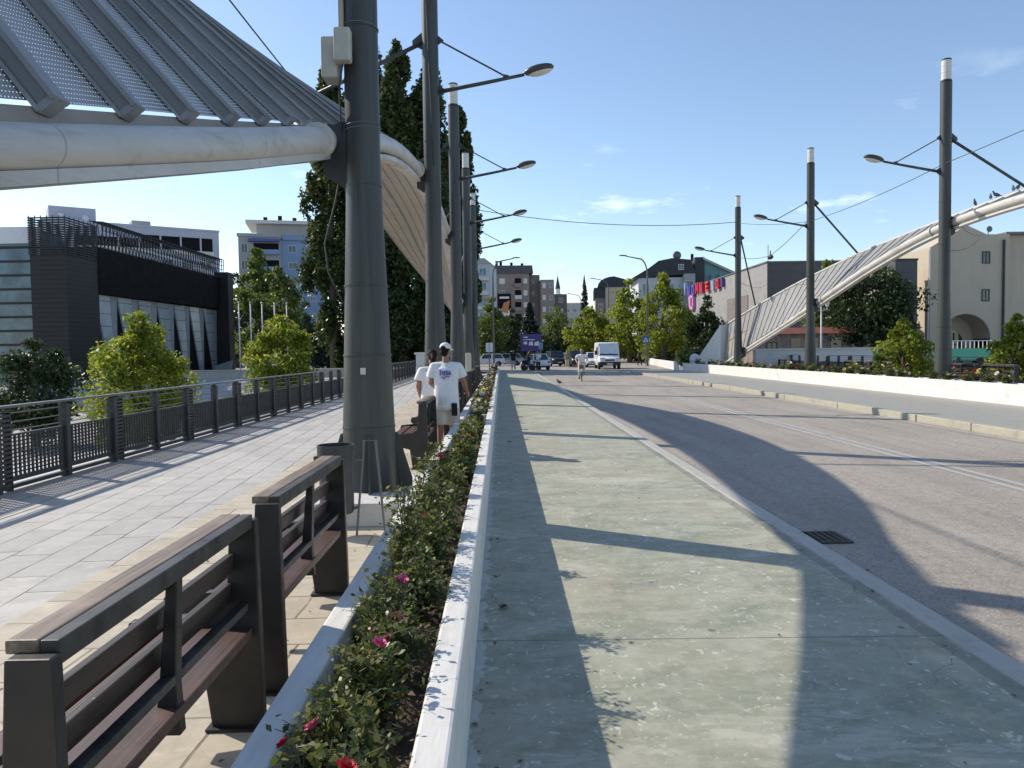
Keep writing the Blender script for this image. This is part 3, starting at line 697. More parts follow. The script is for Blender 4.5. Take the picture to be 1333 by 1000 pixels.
def crown_pts(kind, w, h, n, seed, gaps=1.0):
    g = np.random.default_rng(seed); P = []
    if kind == 'round' or kind == 'oval':
        nc = 46
        cs = []
        for i in range(nc):
            d = g.normal(size=3); d /= np.linalg.norm(d); r = g.uniform(.35,1)**.6*.82
            c = d*r; 
            zz = c[2]
            k = 1.0-.15*max(0,zz) if kind == 'round' else (1.0-.84*max(-.2,zz))
            cs.append((c[0]*w/2*k, c[1]*w/2*k, h/2 + zz*h/2, g.uniform(.10,.23)*w*(1-.4*max(0,zz))))
        for i in range(16):
            a = g.uniform(0,6.28); r = g.uniform(.3,.95)*w*.42; cs.append((math.cos(a)*r, math.sin(a)*r, g.uniform(.02,.28)*h, g.uniform(.10,.18)*w))
        cs.append((0,0,h*.93,.10*w)); 
    elif kind == 'cone':
        cs = []
        for i in range(60):
            t = i/60; z = h*(t**.9); rr = w/2*(1-t)**.85
            a = i*2.399; k = g.uniform(.5,1)
            cs.append((math.cos(a)*rr*k, math.sin(a)*rr*k, z - .05*h*k, max(.06*w,.20*w*(1-t)+.02*w)))
    elif kind == 'column':
        cs = []
        for i in range(150):
            t = g.uniform(0,1)**.9; prof = max(.13, (math.sin(math.pi*min(1,(t*.80+.15)))**.5)*(1-.45*t**2.0))
            a = g.uniform(0,6.28); k = g.uniform(.2,.95)
            cs.append((math.cos(a)*w/2*prof*k, math.sin(a)*w/2*prof*k, t*h*.97, w*g.uniform(.09,.17)*(.45+.55*prof)))
        cs.append((0,0,h*.99,.05*w))
    per = max(8, n//len(cs))
    for (x,y,z,r) in cs:
        d = g.normal(size=(per,3)); d /= np.linalg.norm(d, axis=1)[:,None]
        rad = r*g.uniform(.25,1.12,size=(per,1))**.7
        st = np.array([1,1,.75 if kind in ('round','oval','cone') else 2.3])
        P.append(np.array([x,y,z]) + d*rad*st)
    return np.concatenate(P), cs
def tree(name, label, loc, w, h, trunk_h, kind, mat, n, leaf, seed, cat='tree', group=None, tr=None, droop=.2):
    root = empty(name, loc, 0, label, cat, group)
    P, cs = crown_pts(kind, w, h, n, seed); P[:,2] += trunk_h
    rr = random.Random(seed); tb = MB(); r0 = tr or max(.05, .028*(h+trunk_h))
    top = trunk_h + h*(.55 if kind in ('round','oval') else .92)
    tb.tube([(0,0,-.1),(rr.uniform(-.05,.05)*w*.3,0,top*.4),(rr.uniform(-.06,.06)*w*.3,rr.uniform(-.05,.05)*w*.3,top*.75),(0,0,top)], [r0*1.25,r0,r0*.6,r0*.12], 9)
    for c in cs[::5]:
        z0 = max(trunk_h*.9, min(top*.8, c[2]+trunk_h-.35*w))
        tb.tube([(0,0,z0*.95),(c[0]*.5,c[1]*.5,(z0+c[2]+trunk_h)/2),(c[0],c[1],c[2]+trunk_h)], [r0*.45,r0*.28,r0*.08], 5)
    tb.build('trunk', M['bark'], root, smooth=True)
    leaf_mesh('crown', P, leaf, mat, root, seed=seed, droop=droop)
    return root
def at(x, D): return (x-652.3)*D/1000
def zz(x, y, D): return 1.6 + (457.4-.0140*(x-652.3)-y)*D/1000
def ptree(name, label, x, D, ytop, wpx, ybase_z, kind, mat, n, leaf, seed, trunk=.18, **k):
    zt = zz(x, ytop, D); H = zt-ybase_z; w = wpx*D/1000
    return tree(name, label, (at(x,D), D, ybase_z), w, H*(1-trunk), H*trunk, kind, M[mat], n, leaf, seed, **k)
G1 = 'trees on the left river bank'; G2 = 'trees lining the street beyond the bridge'; G3 = 'tall poplars behind the left arch'; G4 = 'young trees behind the right railing'
ptree('tree', 'bright yellow green tree just behind the left railing, in front of the black building', 183, 33, 404, 158, -3.0, 'oval', 'lf_bright', 15000, .20, 11, trunk=.14, group=G1)
ptree('tree', 'rounded yellow green tree behind the left railing beside the white flagpoles', 368, 48, 410, 100, -1.6, 'round', 'lf_bright', 10000, .24, 12, trunk=.12, group=G1)
ptree('tree', 'dark green broad tree behind the left railing at the foot of the black tower', 48, 40, 440, 118, -3, 'round', 'lf_dark', 9000, .26, 13, trunk=.1, group=G1)
ptree('tree', 'tall mid green tree at the right corner of the black building', 338, 92, 318, 66, -.2, 'oval', 'lf_mid', 7000, .42, 14, trunk=.1, group=G1)
ptree('tree', 'broad mid green tree in front of the blue apartment tower', 366, 84, 345, 72, -.2, 'round', 'lf_mid', 8000, .40, 15, trunk=.12, group=G1)
ptree('conifer', 'dark low conifer between the blue tower and the poplars', 428, 80, 398, 56, -.2, 'cone', 'lf_con', 4500, .36, 16, trunk=.05, group=G1)
for i, (x, yt, wp, D, l) in enumerate([(436,88,80,66,'leftmost poplar, shaggy and lit along its left edge, beside the blue tower'),(484,34,92,68,'tallest poplar, its tip rising between the two nearest lamp posts'),
        (524,66,90,64,'dark poplar seen just left of the second lamp post'),(562,80,90,66,'dark poplar hidden for the most part behind the second lamp post'),(602,146,62,70,'rightmost poplar, shorter, behind the third lamp post')]):
    ptree('poplar_tree', l, x, D, yt, wp, -.3, 'column', 'lf_pop', 30000, .42, 21+i, trunk=.04, group=G3, droop=-.4, tr=.30)
for i, (x, D, yt, wp, k, mt, n, l) in enumerate([
    (312,104,352,50,'round','lf_dark',5000,'dark tree behind the white flagpoles at the end of the black building'),
    (296,125,398,46,'round','lf_mid',4000,'green tree low behind the end of the black building'),
    (400,112,392,60,'round','lf_dark',5000,'dark tree at the foot of the blue tower, behind the conifer'),
    (500,62,330,90,'round','lf_dark',7000,'dark bushy tree filling the space under the arch behind the first lamp post'),
    (560,64,350,80,'round','lf_dark',7000,'dark bushy tree under the arch behind the man in the white cap'),
    (641,104,385,56,'oval','lf_mid',6000,'green tree between the farthest left lamp post and the curved street lamp'),
    (668,120,400,40,'round','lf_dark',4000,'dark tree behind the purple billboard, left one'),
    (690,112,392,34,'cone','lf_con',4500,'dark conifer rising above the purple billboard'),
    (727,118,398,54,'round','lf_mid',5200,'rounded green tree right below the white minaret'),
    (768,104,398,72,'round','lf_bright',7000,'wide yellow green tree behind the white van and the cyclist'),
    (762,150,368,26,'cone','lf_con',3500,'slim dark conifer peaking above the wide yellow green tree'),
    (820,98,360,66,'oval','lf_bright',6500,'tall yellow green tree left of the right curved street lamp'),
    (864,88,352,80,'oval','lf_bright',7500,'tall yellow green tree right of the right curved street lamp'),
    (897,92,402,50,'oval','lf_mid',4500,'smaller mid green tree under the colourful shop sign'),
    (921,84,382,48,'oval','lf_dark',5500,'dark pointed tree beside the top of the concrete foot wall'),
    (800,118,420,40,'round','lf_mid',4000,'low green tree behind the white van roof')]):
    ptree('conifer' if k == 'cone' else 'tree', l, x, D, yt, wp, -.15, k, mt, n, .42 if D > 95 else .36, 40+i, trunk=.06, group=G2)
ptree('tree', 'big dark tree under the rising right arch, in front of the cream building', 1125, 58, 338, 138, 0, 'round', 'lf_dark', 15000, .34, 61, trunk=.15)
ptree('tree', 'second dark tree peeping above the right arch, left of the strut end', 1080, 66, 336, 80, 0, 'round', 'lf_mid', 7000, .36, 62, trunk=.15)
ptree('tree', 'small bright tree left of the thickest post across the road', 1180, 30, 413, 74, -.3, 'oval', 'lf_bright', 5000, .17, 63, trunk=.12, group=G4)
ptree('tree', 'small bright tree cut by the right edge of view, behind the bench', 1330, 27, 406, 66, -.3, 'oval', 'lf_bright', 5000, .17, 64, trunk=.12, group=G4)
ptree('shrub', 'dark little shrub left of the small bright tree across the road', 1150, 29, 452, 34, -.1, 'round', 'lf_mid', 1500, .14, 65, trunk=.05, cat='shrub')
ptree('shrub', 'olive green shrub beside the white ball at the end of the right planter', 893, 56, 447, 26, .3, 'round', 'lf_mid', 1800, .16, 66, trunk=.02, cat='shrub')
for i, (x, D, yt, wp, l) in enumerate([(705,108,436,34,'dark round shrub behind the dark estate car'),(738,110,432,36,'dark round shrub right above the queue of cars'),(785,108,430,40,'dark round shrub behind the white van'),
    (832,106,428,38,'dark round shrub behind the distant walker in black'),(868,104,432,36,'dark round shrub behind the dark parked car'),(655,112,432,36,'dark round shrub left of the purple billboard')]):
    ptree('shrub', l, x, D, yt, wp, -.2, 'round', 'lf_dark', 2600, .40, 80+i, trunk=.03, cat='shrub', group='dark shrubs under the street trees')
# far wooded belt that reads as one mass
g = np.random.default_rng(5); pts = []
for i in range(260):
    x = g.uniform(-210, 75); y = 205 + g.uniform(-6, 20); r = g.uniform(3,6); d = g.normal(size=(110,3)); d /= np.linalg.norm(d,axis=1)[:,None]
    pts.append(np.array([x,y,r*.7]) + d*r*g.uniform(.5,1,size=(110,1)))
tag(leaf_mesh('far_trees', np.concatenate(pts), .9, M['lf_dark'], seed=9), kind='stuff')

# ------------------------------------------------------------------ roses
def rose_meshes(seed, h, w, nst, dens, leaf=.036):
    r = random.Random(seed); st = MB(); L = []; tips = []
    for i in range(nst):
        a = r.uniform(0, 6.28); hh = h*r.uniform(.55,1.0); sp = w*r.uniform(.15,.75)
        pts = []
        for k in range(6):
            t = k/5; pts.append(Vector((math.cos(a)*sp*t**1.3 + r.uniform(-.012,.012), math.sin(a)*sp*1.15*t**1.3 + r.uniform(-.012,.012), hh*t)))
        st.tube(pts, [.006-.0008*k for k in range(6)], 5); tips.append(pts[-1])
        for k in range(dens):
            t = r.uniform(.12,1.0); j = min(4, int(t*5)); q = pts[j].lerp(pts[j+1], t*5-j)
            b = r.uniform(0, 6.28); ln = r.uniform(.04,.13)*(1.25-t*.5); e = q + Vector((math.cos(b)*ln, math.sin(b)*ln, r.uniform(-.02,.06)))
            if r.random() < .95: st.tube([q, e], [.002,.0012], 3, False)
            for m in range(5):
                f = .45+.55*(m//2)/2; side = (-1,1)[m%2]*(0 if m == 4 else 1)
                L.append(q.lerp(e, f if m < 4 else 1.12) + Vector((-math.sin(b)*side*leaf*.6, math.cos(b)*side*leaf*.6, r.uniform(-.008,.008))))
    return st, L, tips
def flower(mat_c, name='flower'):
    mb = MB(); r = random.Random(2)
    for ring, (n, rad, tilt, s) in enumerate(((7,.026,.25,.03),(6,.018,.75,.026),(5,.010,1.15,.022))):
        for k in range(n):
            a = 6.283*k/n + ring*.5; c, s_ = math.cos(a), math.sin(a); tx, ty = -s_, c
            b0 = Vector((c*.004, s_*.004, 0)); m_ = Vector((c*rad, s_*rad, rad*tilt)); t_ = Vector((c*(rad+s*.45), s_*(rad+s*.45), rad*tilt + s*.4*tilt + .004))
            wv = Vector((tx,ty,0))*s*.55
            mb.add([b0, m_-wv, t_-wv*.6, t_+wv*.6, m_+wv], [(0,1,2,3,4)])
    return mb
FC = {}
for nm, c in dict(pink=(.62,.10,.24), red=(.55,.018,.03), yellow=(.78,.66,.22), white=(.78,.76,.68), dark=(.26,.015,.05)).items():
    FC[nm] = simple('petal_'+nm, c, .6, .2, 60)
FM = {}
def rose_bush(label, loc, seed, h, w, nst, dens, flowers, group, leaf=.036, rz=0, fsc=1.0):
    st, L, tips = rose_meshes(seed, h, w, nst, dens, leaf); r = random.Random(seed+99)
    p = empty('rose_bush', loc, rz, label, 'rose bush', group)
    st.build('stem', M['stem'], p); leaf_mesh('foliage', L, leaf, M['rose'], p, up=.6, seed=seed, asp=.68)
    for i, fc in enumerate(flowers):
        t = tips[i % len(tips)] + Vector((r.uniform(-.03,.03), r.uniform(-.03,.03), r.uniform(-.06,.03)))
        if fc not in FM:
            FM[fc] = flower(fc).build('flower', FC[fc], p); o = FM[fc]
        else: o = FM[fc].copy(); COL.objects.link(o); o.parent = p
        o.location = t; o.rotation_euler = (r.uniform(-.9,.2), r.uniform(-.5,.5), r.uniform(0,6)); s = r.uniform(.75,1.05)*fsc; o.scale = (s,s,s)
    return p
GR = 'rose bushes in the near white planter'; GR2 = 'rose bushes in the planter across the road'
near = [ # y, x, h, w, stems, dens, flowers, label
 (1.85,-.43,.42,.26,9,17,['red','red'],'rose bush at the very bottom of the near planter, with two red blooms'),
 (2.18,-.47,.38,.24,9,17,['red','pink'],'low rose bush second from the near planter end, one red bloom on top'),
 (2.52,-.48,.42,.25,9,17,['pink','pink','dark'],'rose bush beside the nearest bench post, bearing pink and dark blooms'),
 (2.86,-.44,.40,.26,9,17,['pink','pink','pink'],'rose bush with three pink blooms close together above the white wall'),
 (3.2,-.50,.46,.24,8,16,['pink'],'rose bush with one pale pink bloom beside the white wall top'),
 (3.55,-.43,.50,.26,9,17,[],'bloomless rose bush level with the gap between the two nearest benches'),
 (3.95,-.47,.58,.24,8,16,[],'tall bloomless rose bush with arching stems over the white wall'),
 (4.3,-.42,.52,.25,9,16,['red'],'rose bush with a single red bloom below the tallest stem'),
 (4.7,-.50,.62,.22,7,15,['red'],'tallest rose bush with glossy leaves, leaning over the wall opposite the second bench'),
 (5.1,-.43,.44,.26,9,16,['white'],'rose bush with one white bloom opposite the end of the second bench'),
 (5.5,-.46,.46,.25,9,15,['white'],'dense rose bush with one white bloom opposite the litter bin stand'),
 (5.95,-.50,.55,.22,8,15,[],'upright bloomless rose bush opposite the litter bin'),
 (6.35,-.42,.40,.26,9,15,[],'low bloomless rose bush just before the white plinth'),
 (6.75,-.46,.40,.25,9,14,[],'low bloomless rose bush beside the white plinth'),
 (7.2,-.42,.38,.26,9,14,['dark'],'rose bush with one dark red bloom beside the first lamp post'),
 (7.65,-.45,.40,.26,9,14,['red','dark'],'rose bush with red and dark red blooms just past the first lamp post'),
 (8.1,-.42,.42,.26,9,14,['red','red','yellow'],'rose bush mixing red and yellow blooms past the first lamp post'),
 (8.6,-.46,.40,.26,9,14,['yellow','dark'],'rose bush with a yellow and a dark bloom before the third bench'),
 (9.1,-.42,.42,.26,9,14,['red','yellow','white'],'rose bush with red, yellow and white blooms beside the third bench'),
 (9.7,-.45,.44,.26,9,14,['red','yellow','yellow'],'rose bush with two pale yellow blooms below the man reaching to the flowers'),
 (10.3,-.42,.44,.27,9,13,['yellow','yellow','white'],'rose bush crowned with big pale yellow blooms near the man in shorts'),
 (10.9,-.45,.42,.27,9,13,['white','yellow'],'rose bush with a white and a yellow bloom near the man in shorts'),
 (11.6,-.42,.42,.28,9,13,['white'],'rose bush with one white bloom right under the hand of the man'),
 (12.4,-.42,.45,.28,9,13,['white','white'],'rose bush with two white blooms just before the planter divider'),
]
for i, (y,x,h,w,ns,dn,fl,l) in enumerate(near):
    rose_bush(l, (x-.035+.03*(i%3),y,.36), 100+i, h*(.66 if i not in (6,8,11) else 1.0), w*.70, ns+5, dn+(2 if y < 5 else -1), fl, GR, leaf=.027 if y < 5 else .033 if y < 7.5 else .040, fsc=.72 if y < 7 else 1.0)
var = []
for i, fl in enumerate((['white','white','white'],['white','yellow'],['white','white','red'],['red','dark'],[])):
    var.append(rose_bush('rose bush past the first divider of the near planter, among many alike', (-.42,14.2+i*.62,.36), 200+i, .36, .24, 9, 12, fl*2, GR, leaf=.05, fsc=1.5))
y = 17.3; i = 0
while y < 60:
    dup(var[i%5 if i%7 else 4], (-.43+rnd.uniform(-.05,.04), y, .36), rnd.uniform(0,6.28), scale=rnd.uniform(.85,1.15)); y += .62 if y < 30 else 1.0; i += 1
v2 = []
for i, fl in enumerate((['white']*5,['yellow']*4,['red']*5,['pink','white','red','white'],[])):
    nm = ('white','yellow','red','pink, white and red','no')[i]
    v2.append(rose_bush('rose bush with %s blooms along the far white wall across the road' % nm, (13.27,20.0+i*.85,.46), 300+i, .46, .34, 8, 9, fl, GR2, leaf=.065, fsc=1.55))
y = 24.4; i = 0
while y < 53:
    dup(v2[(i*3+i//4)%5], (13.27, y, .46), rnd.uniform(0,6.28), scale=rnd.uniform(.6,1.25)); y += rnd.uniform(.7,1.4); i += 1
# litter of dry leaves on the soil
g = np.random.default_rng(3); n = 2600
P = np.stack([g.uniform(-.635,-.265,n), 1.2 + g.uniform(0,1,n)**1.4*12, .395 + g.uniform(-.01,.02,n)], 1)
tag(leaf_mesh('dry_leaves', P, .032, simple('dry_leaf', (.16,.115,.07), .9, .5, 30), up=1.2, seed=4), kind='stuff')
n = 1500
P = np.stack([g.uniform(-.60,-.27,n), 1.4 + g.uniform(0,1,n)*11, .39 + g.uniform(0,.06,n)**1.0], 1)
tag(leaf_mesh('ground_weeds', P, .035, M['rose'], up=.5, seed=6), kind='stuff')

g = np.random.default_rng(12); Q = []
for (xa, xb, ya, yb, z, n) in ((-.14,-.02,2,30,.008,90),(2.30,2.41,2,30,.008,40),(2.59,2.75,2.5,30,-.092,120),(-2.6,-.76,1.6,16,.011,150),(-.95,-.76,1.6,14,.011,140),(9.1,9.24,8,40,-.092,80),(-.1,2.4,2.5,30,.007,40)):
    Q.append(np.stack([g.uniform(xa,xb,n), ya+(yb-ya)*g.uniform(0,1,n)**1.5, np.full(n,z)], 1))
tag(leaf_mesh('leaf_litter', np.concatenate(Q), .035, bpy.data.materials['dry_leaf'], up=3.0, seed=14), kind='stuff')

# ------------------------------------------------------------------ people
def remesh(o, vox, it=6, fac=.5):
    r = o.modifiers.new('remesh', 'REMESH'); r.mode = 'VOXEL'; r.voxel_size = vox; r.use_smooth_shade = True
    s = o.modifiers.new('smooth', 'SMOOTH'); s.iterations = it; s.factor = fac
    return o
def hand(mb, wrist, d, n, s=1.0, curl=.5):
    """palm and five bent fingers; d = direction, n = palm normal"""
    d = Vector(d).normalized(); n = Vector(n); n = (n - d*n.dot(d)).normalized(); w = d.cross(n)
    W = Vector(wrist)
    for k in (-.026,-.009,.009,.026): mb.cap(W + d*.012 + w*k*.6*s, W + d*.085*s + w*k*s, .0145*s, .0125*s, 8)
    for k, ln, in ((-.028,.060),(-.010,.074),(.009,.080),(.027,.070)):
        a = W + d*.088*s + w*k*s; b = a + (d*math.cos(curl*.5)+n*math.sin(curl*.5))*ln*.5*s; c = b + (d*math.cos(curl*1.3)+n*math.sin(curl*1.3))*ln*.55*s
        mb.cap(a, b, .0105*s, .0095*s, 8); mb.cap(b, c, .0095*s, .0078*s, 8)
    a = W + d*.03*s + w*.030*s; b = a + (d*.6 + w*.7 + n*.25).normalized()*.038*s; c = b + (d*.85 + w*.25 + n*.35).normalized()*.032*s
    mb.cap(a, b, .0135*s, .0115*s, 8); mb.cap(b, c, .0115*s, .009*s, 8)
def person(label, loc, rz, J, shirt=None, legs=None, leg_kind='trousers', hair='hair', hair_kind='short', cap=None, skin='skin', vox=.012, sleeve=.62, hem=.78, group=None, shoe='shoe', hang=0.0):
    """J: joints in local metres (facing +y)"""
    p = empty('person', loc, rz, label, 'person', group)
    J = {k: Vector(v) for k, v in J.items()}; b = MB()
    pel, ch, nk, hd = J['pelvis'], J['chest'], J['neck'], J['head']
    f = (J['face'] - hd).normalized() if 'face' in J else Vector((0,1,0)); up = (hd-nk).normalized(); sd = f.cross(up).normalized(); f = up.cross(sd)
    Rm = Matrix((sd, f, up)).transposed()
    b.cap(pel, pel.lerp(ch,.5), .125, .115); b.cap(pel.lerp(ch,.5), ch, .115, .13)
    for s in ('l','r'):
        hp, kn, an, sh, el, wr = (J[k+'_'+s] for k in ('hip','knee','ankle','shoulder','elbow','wrist'))
        b.cap(hp, kn, .085, .056); b.cap(kn, kn.lerp(an,.3), .055, .056); b.cap(kn.lerp(an,.3), an, .056, .038)
        toe = an + J.get('foot_'+s, Vector((0,.15,-.04))); b.cap(an + Vector((0,-.03,-.045)), toe, .038, .030)
        b.cap(ch.lerp(sh,.55), sh+Vector((0,0,-.02)), .080, .058); b.cap(sh+Vector((0,0,-.02)), el, .054, .042); b.cap(el, el.lerp(wr,.35), .043, .042); b.cap(el.lerp(wr,.35), wr, .042, .028)
        hand(b, wr, J.get('hand_'+s, wr-el), J.get('palm_'+s, Vector((-1 if s=='r' else 1,0,0))), 1.0)
    b.cap(ch + Vector((0,0,.08)), nk, .075, .057); b.cap(nk, nk.lerp(hd,.6), .055, .052)
    b.ell(hd + up*.03, .076, .096, .100, 16, 12, Rm); b.ell(hd + f*.028 - up*.048, .056, .066, .065, 14, 10, Rm)
    b.cap(hd + f*.092 + up*.018, hd + f*.108 - up*.016, .010, .017, 8)                       # nose
    b.ell(hd + f*.082 - up*.052, .026, .014, .007, 10, 6, Rm); b.ell(hd + f*.080 - up*.066, .022, .014, .007, 10, 6, Rm)   # lips
    b.ell(hd + f*.072 - up*.088, .024, .022, .02, 10, 6, Rm)
    b.ell(hd + f*.080 + up*.034, .050, .016, .011, 10, 6, Rm)                                 # brow
    for s in (-1,1): b.ell(hd + sd*s*.078 - f*.01 - up*.002, .010, .022, .032, 10, 6, Rm)      # ears
    body = remesh(b.build('body', M[skin], p, smooth=True), vox if vox < .011 else vox, 4 if vox < .011 else 3)
    ey = MB()
    for s in (-1,1): ey.ell(hd + sd*s*.031 + f*.084 + up*.014, .013, .010, .009, 10, 6, Rm)
    ey.build('eyes', M['plastic'], body, smooth=True)
    # clothes
    c = MB()
    wst = pel.lerp(ch, .25)
    hz = J.get('hem', Vector((pel.x, pel.y, hem)))
    c.loft([((hz.x,hz.y,hz.z),.205,.165),((hz.x,hz.y,hz.z+.05),.205,.165),((wst.x,wst.y,wst.z+.05),.19,.15),((ch.x,ch.y,ch.z-.08),.195,.145),((ch.x,ch.y,ch.z+.07),.19,.135),((nk.x,nk.y,nk.z-.085),.13,.105),((nk.x,nk.y,nk.z-.035),.072,.072)], 20)
    for s in ('l','r'):
        sh, el, wr = J['shoulder_'+s], J['elbow_'+s], J['wrist_'+s]
        e = sh.lerp(el, sleeve/.62*.72) if sleeve < 1 else el.lerp(wr, .92)
        c.cap(ch.lerp(sh,.5)+Vector((0,0,-.02)), sh+Vector((0,0,-.03)), .088, .070); c.cap(nk+Vector((0,0,-.075)), sh+Vector((0,0,-.025)), .068, .066)
        if sleeve < 1: c.tube([sh+Vector((0,0,-.03)), sh.lerp(e,.5), e], [.070,.080,.090], 14)
        else: c.tube([sh, el, e], [.075,.06,.05], 14); c.ell(el, .06,.06,.06)
    remesh(c.build('shirt', M[shirt], p, smooth=True), max(.010, vox), 3)
    c = MB()
    for s in ('l','r'):
        hp, kn, an = J['hip_'+s], J['knee_'+s], J['ankle_'+s]
        if leg_kind == 'shorts':
            e = kn + (kn-hp).normalized()*.03
            c.tube([hp+Vector((0,0,.05)), hp.lerp(kn,.3), e], [.10,.112,.118], 16)
        else:
            c.tube([hp+Vector((0,0,.05)), kn, an+Vector((0,0,.01))], [.105,.078,.066], 14); c.ell(kn, .078,.078,.078)
    c.ell(pel, .165,.13,.13, 16, 10); c.loft([((pel.x,pel.y,pel.z-.05),.17,.135),((pel.x,pel.y,pel.z+.10),.165,.13)], 18)
    remesh(c.build(leg_kind, M[legs], p, smooth=True), max(.010, vox), 3)
    for s in ('l','r'):
        an = J['ankle_'+s]; fd = J.get('foot_'+s, Vector((0,.15,-.04)))
        c = MB(); c.cap(an + Vector((0,-.035,-.045)) , an + fd*1.03, .045, .040); c.cap(an+Vector((0,0,.0)), an+Vector((0,0,-.045)), .046, .05)
        remesh(c.build('shoe', M[shoe], p, smooth=True), max(.010,vox), 2)
    h = MB()
    if hair_kind == 'short':
        h.ell(hd + up*.042 - f*.014, .083, .100, .088, 16, 10, Rm); h.ell(hd - f*.055 - up*.02, .066, .05, .07, 12, 8, Rm)
    elif hair_kind == 'bald':
        h.ell(hd - f*.05 - up*.0, .079, .062, .06, 14, 8, Rm)
    else:
        h.ell(hd + up*.040 - f*.016, .088, .106, .094, 16, 10, Rm); h.ell(hd - f*.07 + up*.0, .075,.06,.08, 12, 8, Rm)
        h.tube([hd - f*.10 + up*.03, hd - f*.155 - up*.05, hd - f*.15 - up*.20, hd - f*.13 - up*.34], [.035,.045,.042,.015], 10)
    remesh(h.build('hair', M[hair], p, smooth=True), max(.010,vox), 2)
    if cap:
        k = MB(); k.ell(hd + up*.065 - f*.004, .090, .108, .078, 18, 10, Rm); 
        k.obox(hd + f*.135 + up*.055, sd*.062, f*.06, up*.006)
        k.loft([] or [((hd + up*.05 - f*.0).to_tuple(), .092, .109), ((hd + up*.075).to_tuple(), .091,.108)], 18)
        cp = remesh(k.build('cap', M[cap], p, smooth=True), .010, 2)
        a = MB().ell(hd - f*.104 + up*.058, .034, .012, .016, 12, 8, Rm).build('cap_opening', M['hair'], cp, smooth=True)
    return p
def standing(h=1.75, stride=.0, arms=0.0, lean=0.0):
    k = h/1.75
    J = dict(pelvis=(0,0,.93), chest=(0,lean*.6,1.27), neck=(0,lean,1.47), head=(0,lean+.03,1.615), face=(0,lean+1,1.58))
    for s, q in (('l',-1),('r',1)):
        J['hip_'+s]=(q*.09,0,.90); J['knee_'+s]=(q*.10,.03+q*stride*.35,.49); J['ankle_'+s]=(q*.11,q*stride-.02,.085)
        J['shoulder_'+s]=(q*.19,lean*.9,1.405); J['elbow_'+s]=(q*.25,-.03+lean*.6-q*arms*.5,1.13); J['wrist_'+s]=(q*.26,.06+lean*.6-q*arms,.89)
    J = {n: Vector(v)*k if n != 'face' else Vector(v)*k for n, v in J.items()}
    return J
# man leaning slightly towards the flowers, seen from behind
J = standing(1.74, .10, .0, .03)
J.update(shoulder_r=Vector((.195,.05,1.395)), elbow_r=Vector((.275,.12,1.13)), wrist_r=Vector((.33,.22,.965)), hand_r=Vector((.25,.5,-.55)), palm_r=Vector((-.6,.4,-.2)),
         elbow_l=Vector((-.24,.04,1.12)), wrist_l=Vector((-.16,.22,1.02)), face=Vector((.45,1,1.40)), hem=Vector((0,.0,.70)))
man = person('man in white cap, loose printed white tee and cream shorts reaching to the roses', (-.875,12.12,.003), .06, J, 'cloth_w', 'cloth_c', 'shorts', 'hair', 'short', 'cloth_w', 'skin2', .0085, .62, .70)
pr = MB()
for x0, z0, w, h in ((-.095,1.235,.022,.085),(-.062,1.255,.02,.05),(-.03,1.235,.02,.05),(-.03,1.29,.045,.014),(.012,1.235,.016,.075),(.035,1.24,.03,.02),(.035,1.28,.03,.016),(.06,1.24,.018,.055),(-.08,1.20,.05,.012),(-.015,1.205,.075,.012),(-.045,1.175,.03,.012)):
    pr.box(x0,-.158,z0,x0+w,-.128,z0+h)
pr.build('shirt_print', M['purple'], man)
bg = MB().box(.08,-.17,.60,.17,-.13,.80); bg.build('black_cloth', M['cloth_k'], man, bevel=.01)
MB().box(-.10,-.162,.68,.04,-.128,.745).build('pocket', M['cloth_c'], man, bevel=.008)
J = standing(1.64, .06, .0, .02); J['face'] = Vector((-.1,1,1.42)); J['wrist_r'] = Vector((.14,.20,1.0)); J['wrist_l'] = Vector((-.20,.10,.86))
woman = person('woman with dark ponytail and white tee standing left of the man in the cap', (-1.13,12.62,.003), .1, J, 'cloth_w', 'cloth_w', 'trousers', 'hair', 'pony', None, 'skin2', .0095, .62, .74)
# three people by the end of the path, one walking by the trees
person('person in black top and lilac trousers standing at the far end of the green path', (1.05,66,0), 2.9, standing(1.72,.10,.05), 'cloth_k', 'cloth_p', 'trousers', vox=.02)
J = standing(1.78,.05,.0,.05); J['wrist_r'] = Vector((.22,.35,1.0)); J['wrist_l'] = Vector((-.22,.35,1.0))
person('person in black tee and jeans bending over the dark handcart', (2.25,63.6,0), -1.2, J, 'cloth_k', 'cloth_d', 'trousers', vox=.02)
person('person in loose white shirt and dark trousers beside the white car', (3.12,64.5,-.1), 2.4, standing(1.70,.12,.05), 'cloth_w', 'cloth_k', 'trousers', vox=.02)
person('distant person in black walking past the trees right of the van', (at(833,80),80,-.11), -.6, standing(1.72,.25,.2), 'cloth_k', 'cloth_k', 'trousers', vox=.02)
person('distant person in khaki standing between the parked cars behind the cyclist', (at(738,76),76,-.11), 3.0, standing(1.74,.1,.1), 'cloth_t', 'cloth_c', 'trousers', vox=.02)

